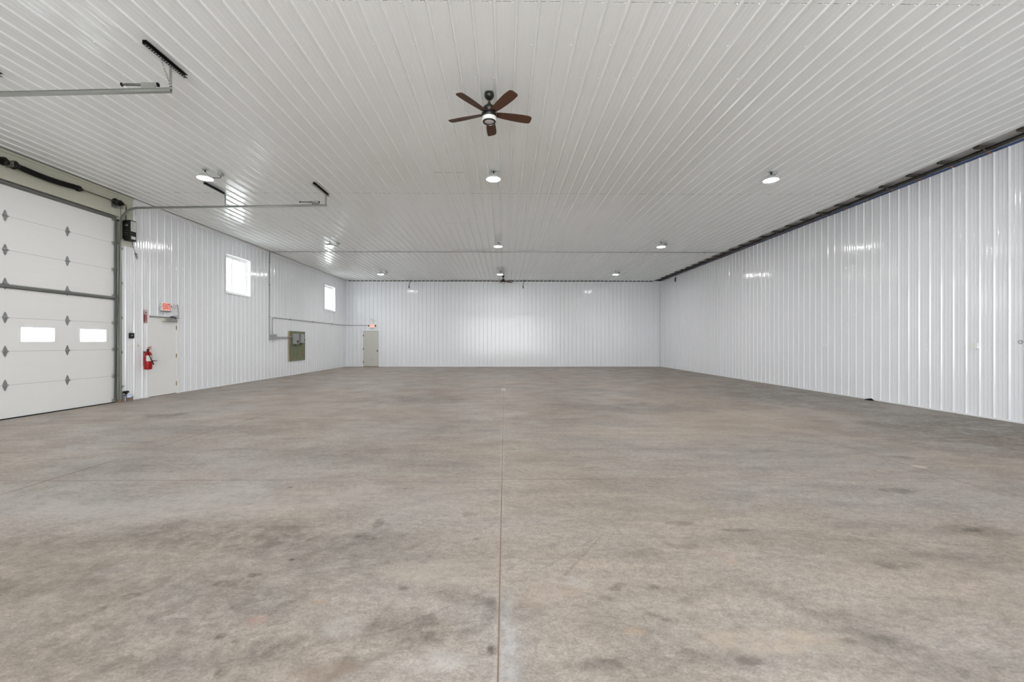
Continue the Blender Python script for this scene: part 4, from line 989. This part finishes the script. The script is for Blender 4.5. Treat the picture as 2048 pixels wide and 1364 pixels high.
# ------------------------------------------------------------------ pipes and nailers in the open strip over the right wall
proto = None; jy = []
y = 6.18
while y < 23.4: jy.append(y); y += 0.6385
places = ['nearest the camera', 'just beyond the nearest one']
for i, y in enumerate(jy):
    m = MB(); m.box(8.43, XR - .002, y - .045, y + .045, H + .018, H + .056)
    if proto is None:
        o = MB().box(8.43, XR - .002, -.045, .045, 0, .038).build('ceiling_joist', 'wood'); proto = o
    else: o = proto.copy(); C.objects.link(o)
    o.location = (0, y, H + .018)
    tag(o, 'dark timber board crossing the open gap between ceiling edge and right wall', 'joist', 'dark boards in the gap above the right wall')
gp = thing('gas_pipe', 'black iron pipe running along the ceiling gap above right wall', 'pipe', (8.6, 15, H + .003))
MB().tube([(8.595, 5.2, H + .002), (8.600, 7.5, H + .003), (8.602, 12.0, H + .004), (8.60, 23.6, H + .004)], .0145, 10).build('tube', 'blackm', gp)
for y in (7.62, 12.9, 18.1): MB().tube([(8.60, y - .05, H + .003), (8.60, y + .05, H + .003)], .021, 10).build('coupling', 'blackm', gp)
for q in range(4, 27, 3):
    y = 6.18 + .6385 * (q - 2)
    if y < 23.4: MB().box(8.575, 8.625, y - .012, y + .012, H - .014, H - .010).join(MB().box(8.575, 8.579, y - .012, y + .012, H - .014, H + .018)).join(MB().box(8.621, 8.625, y - .012, y + .012, H - .014, H + .018)).build('hanger', 'galv', gp)
wp = thing('water_pipe', 'thin blue plastic pipe clipped along the top edge of right wall', 'pipe', (8.76, 15, 4.81))
MB().tube([(8.765, 5.2, 4.812), (8.765, 12, 4.814), (8.765, 23.6, 4.812)], .0095, 8).build('tube', 'blue', wp)
for i, y in enumerate(jy): MB().box(8.748, 8.786, y + .05, y + .075, 4.799, 4.826).build('clip', 'orange', wp)
sp_ = MB(); sp_.tube([(8.745, 5.2, 4.832), (8.745, 12, 4.833), (8.745, 23.6, 4.832)], .006, 6)
tag(sp_.build('cable_run', 'cond'), 'thin silver cable beside the blue pipe above right wall', 'cable')

# ------------------------------------------------------------------ ceiling lights
def make_light():
    t = thing('ceiling_light', '', 'ceiling light', (0, 0, H), 'round LED lights on the ceiling')
    m = MB(); m.box(-.05, .05, -.03, .03, H - .030, H - .0206); m.build('mount_plate', 'galv', t)
    m = MB(); m.tube([(0, 0, H - .03), (0, 0, H - .065)], .012, 8); m.tube([(0, 0, H - .060), (.022, 0, H - .072), (.022, 0, H - .088), (0, 0, H - .10), (-.015, 0, H - .092)], .006, 6); m.build('hook', 'blackm', t)
    m = MB(); m.lathe([(.025, H - .09), (.055, H - .10), (.060, H - .140), (.120, H - .152), (.138, H - .166), (.1405, H - .196), (.1375, H - .1965), (.1370, H - .178)], (0, 0, 0), 32)
    hs = m.build('housing', 'boxgrey2', t)
    m = MB()
    for q in range(16):
        a = q * math.pi / 8; c_, s_ = math.cos(a), math.sin(a); p = MB().box(.055, .105, -.002, .002, H - .153, H - .122); p.xf(Matrix.Rotation(a, 4, 'Z')); m.join(p)
    m.build('fin', 'boxgrey2', hs)
    MB().lathe([(.1365, H - .180), (.136, H - .1925), (.10, H - .1945), (.02, H - .195)], (0, 0, 0), 32).build('lens', 'led', t)
    return t
def jbox(t, dx, dy):
    ox, oy, oz = t.location
    x, y = ox + dx, oy + dy
    b = MB().bbox(x - .045, x + .045, y - .045, y + .045, H - .075, H - .0206, .004).build('junction_box', 'boxgrey', t)
    m = MB(); m.tube([(x, y, H - .072), (x + .005, y, H - .11), (x - .01 * (1 if dx > 0 else -1), y - .02, H - .135), (ox + dx * .45, oy + dy * .4, H - .15), (ox + dx * .3, oy + dy * .25, H - .12), (ox + .03 * (1 if dx > 0 else -1), oy + .02, H - .10)], .006, 6)
    m.build('cord', 'rubber', t)
rows = [(8.43, 'nearest visible row'), (14.37, 'middle row'), (20.30, 'farthest row')]
LX = [(-5.96, 'left'), (-.225, 'centre'), (5.36, 'right')]
offs = {(0, 0): (.20, .16), (0, 1): (.06, .10), (0, 2): (.07, .02), (1, 0): (.21, .22), (1, 1): (.05, .06), (1, 2): (.23, .2), (2, 0): (.2, .3), (2, 1): (.06, .05), (2, 2): (.24, .3)}
base = make_light(); first = True
alll = [(i, j_, y, x, rn, cn) for i, (y, rn) in enumerate(rows) for j_, (x, cn) in enumerate(LX)]
lights = []
for i, j_, y, x, rn, cn in alll:
    t = base if first else copy_tree(base); first = False
    t.location = (x, y, H)
    lights.append((t, i, j_))
    if i < 3:
        t['label'] = 'glowing round ceiling light, %s one of the %s of three' % (cn, rn)
    else: t['label'] = 'glowing round ceiling light, %s one of the row %s' % (cn, rn)
for t, i, j_ in lights: jbox(t, *offs.get((i, j_), (.2, .15)))

# ------------------------------------------------------------------ ceiling fans
def make_fan():
    t = thing('ceiling_fan', '', 'ceiling fan', (0, 0, H), 'five-blade ceiling fans')
    MB().bbox(-.055, .055, -.045, .045, H - .03, H - .0206, .003).build('mount_plate', 'galv', t)
    MB().lathe([(.052, H - .030), (.066, H - .040), (.068, H - .075), (.058, H - .10), (.035, H - .122), (.018, H - .130)], (0, 0, 0), 28).build('canopy', 'bronze', t)
    MB().tube([(0, 0, H - .125), (0, 0, H - .20)], .011, 12).build('downrod', 'bronze', t)
    MB().lathe([(.013, H - .150), (.018, H - .165), (.036, H - .200), (.040, H - .212), (.030, H - .22)], (0, 0, 0), 24).build('rod_cover', 'bronzel', t)
    MB().lathe([(.035, H - .205), (.075, H - .225), (.088, H - .250), (.088, H - .275), (.070, H - .290), (.070, H - .305), (.102, H - .318), (.106, H - .335), (.106, H - .362), (.098, H - .372)], (0, 0, 0), 36).build('motor_housing', 'bronze', t)
    lk = MB().lathe([(.096, H - .368), (.101, H - .376), (.101, H - .412), (.094, H - .424), (.085, H - .426)], (0, 0, 0), 36).build('light_drum', 'frost', t)
    r = MB(); n = 36; vs = []; prof = [(.066, H - .424), (.066, H - .434), (.088, H - .434), (.091, H - .428), (.088, H - .422)]
    for a, z in prof:
        for k_ in range(n): q = 2 * math.pi * k_ / n; vs.append((a * math.cos(q), a * math.sin(q), z))
    fs_ = [(i * n + k_, i * n + (k_ + 1) % n, ((i + 1) % 5) * n + (k_ + 1) % n, ((i + 1) % 5) * n + k_) for i in range(5) for k_ in range(n)]
    r.add(vs, fs_, True); r.build('trim_ring', 'bronze', lk)
    MB().lathe([(.067, H - .424), (.060, H - .431), (.02, H - .434)], (0, 0, 0), 32).build('lens', 'lensg', lk)
    for b_ in range(5):
        ang = math.radians(15.6 + 72 * b_)
        # planform (r, half widths) of a broad paddle blade
        st = [(.085, .036, .036), (.13, .046, .046), (.22, .056, .058), (.34, .066, .068), (.46, .071, .073), (.56, .066, .070), (.588, .056, .064), (.600, .042, .052), (.605, .020, .034)]
        vs = []; fs_ = []; th = .0035
        for rr_, wa, wb in st:
            for w_, z in ((-wa, th), (wb, th), (wb, -th), (-wa, -th)): vs.append((rr_, w_, z))
        for i in range(len(st) - 1):
            for k_ in range(4): fs_.append((4 * i + k_, 4 * i + (k_ + 1) % 4, 4 * i + 4 + (k_ + 1) % 4, 4 * i + 4 + k_))
        fs_ += [(0, 1, 2, 3), tuple(4 * (len(st) - 1) + k_ for k_ in range(4))]
        bm_ = MB().add(vs, fs_); bm_.xf(Matrix.Translation((0, 0, H - .318)) @ Matrix.Rotation(ang, 4, 'Z') @ Matrix.Rotation(math.radians(-13), 4, 'X'))
        bl = bm_.build('blade', 'fanwood', t)
        ir = MB().box(.06, .13, -.022, .022, -.010, -.004); ir.xf(Matrix.Translation((0, 0, H - .318)) @ Matrix.Rotation(ang, 4, 'Z') @ Matrix.Rotation(math.radians(-13), 4, 'X'))
        ir.build('blade_iron', 'bronze', bl)
    return t
fan = make_fan()
fan2 = copy_tree(fan)
fan.location = (-.212, 5.775, H); fan['label'] = 'large brown five-blade ceiling fan nearest the camera, top centre'
fan2.location = (-.075, 21.75, H); fan2['label'] = 'small-looking dark ceiling fan far off at the back wall'
fan2.rotation_euler = (0, 0, math.radians(22))
bpy.context.view_layer.update()
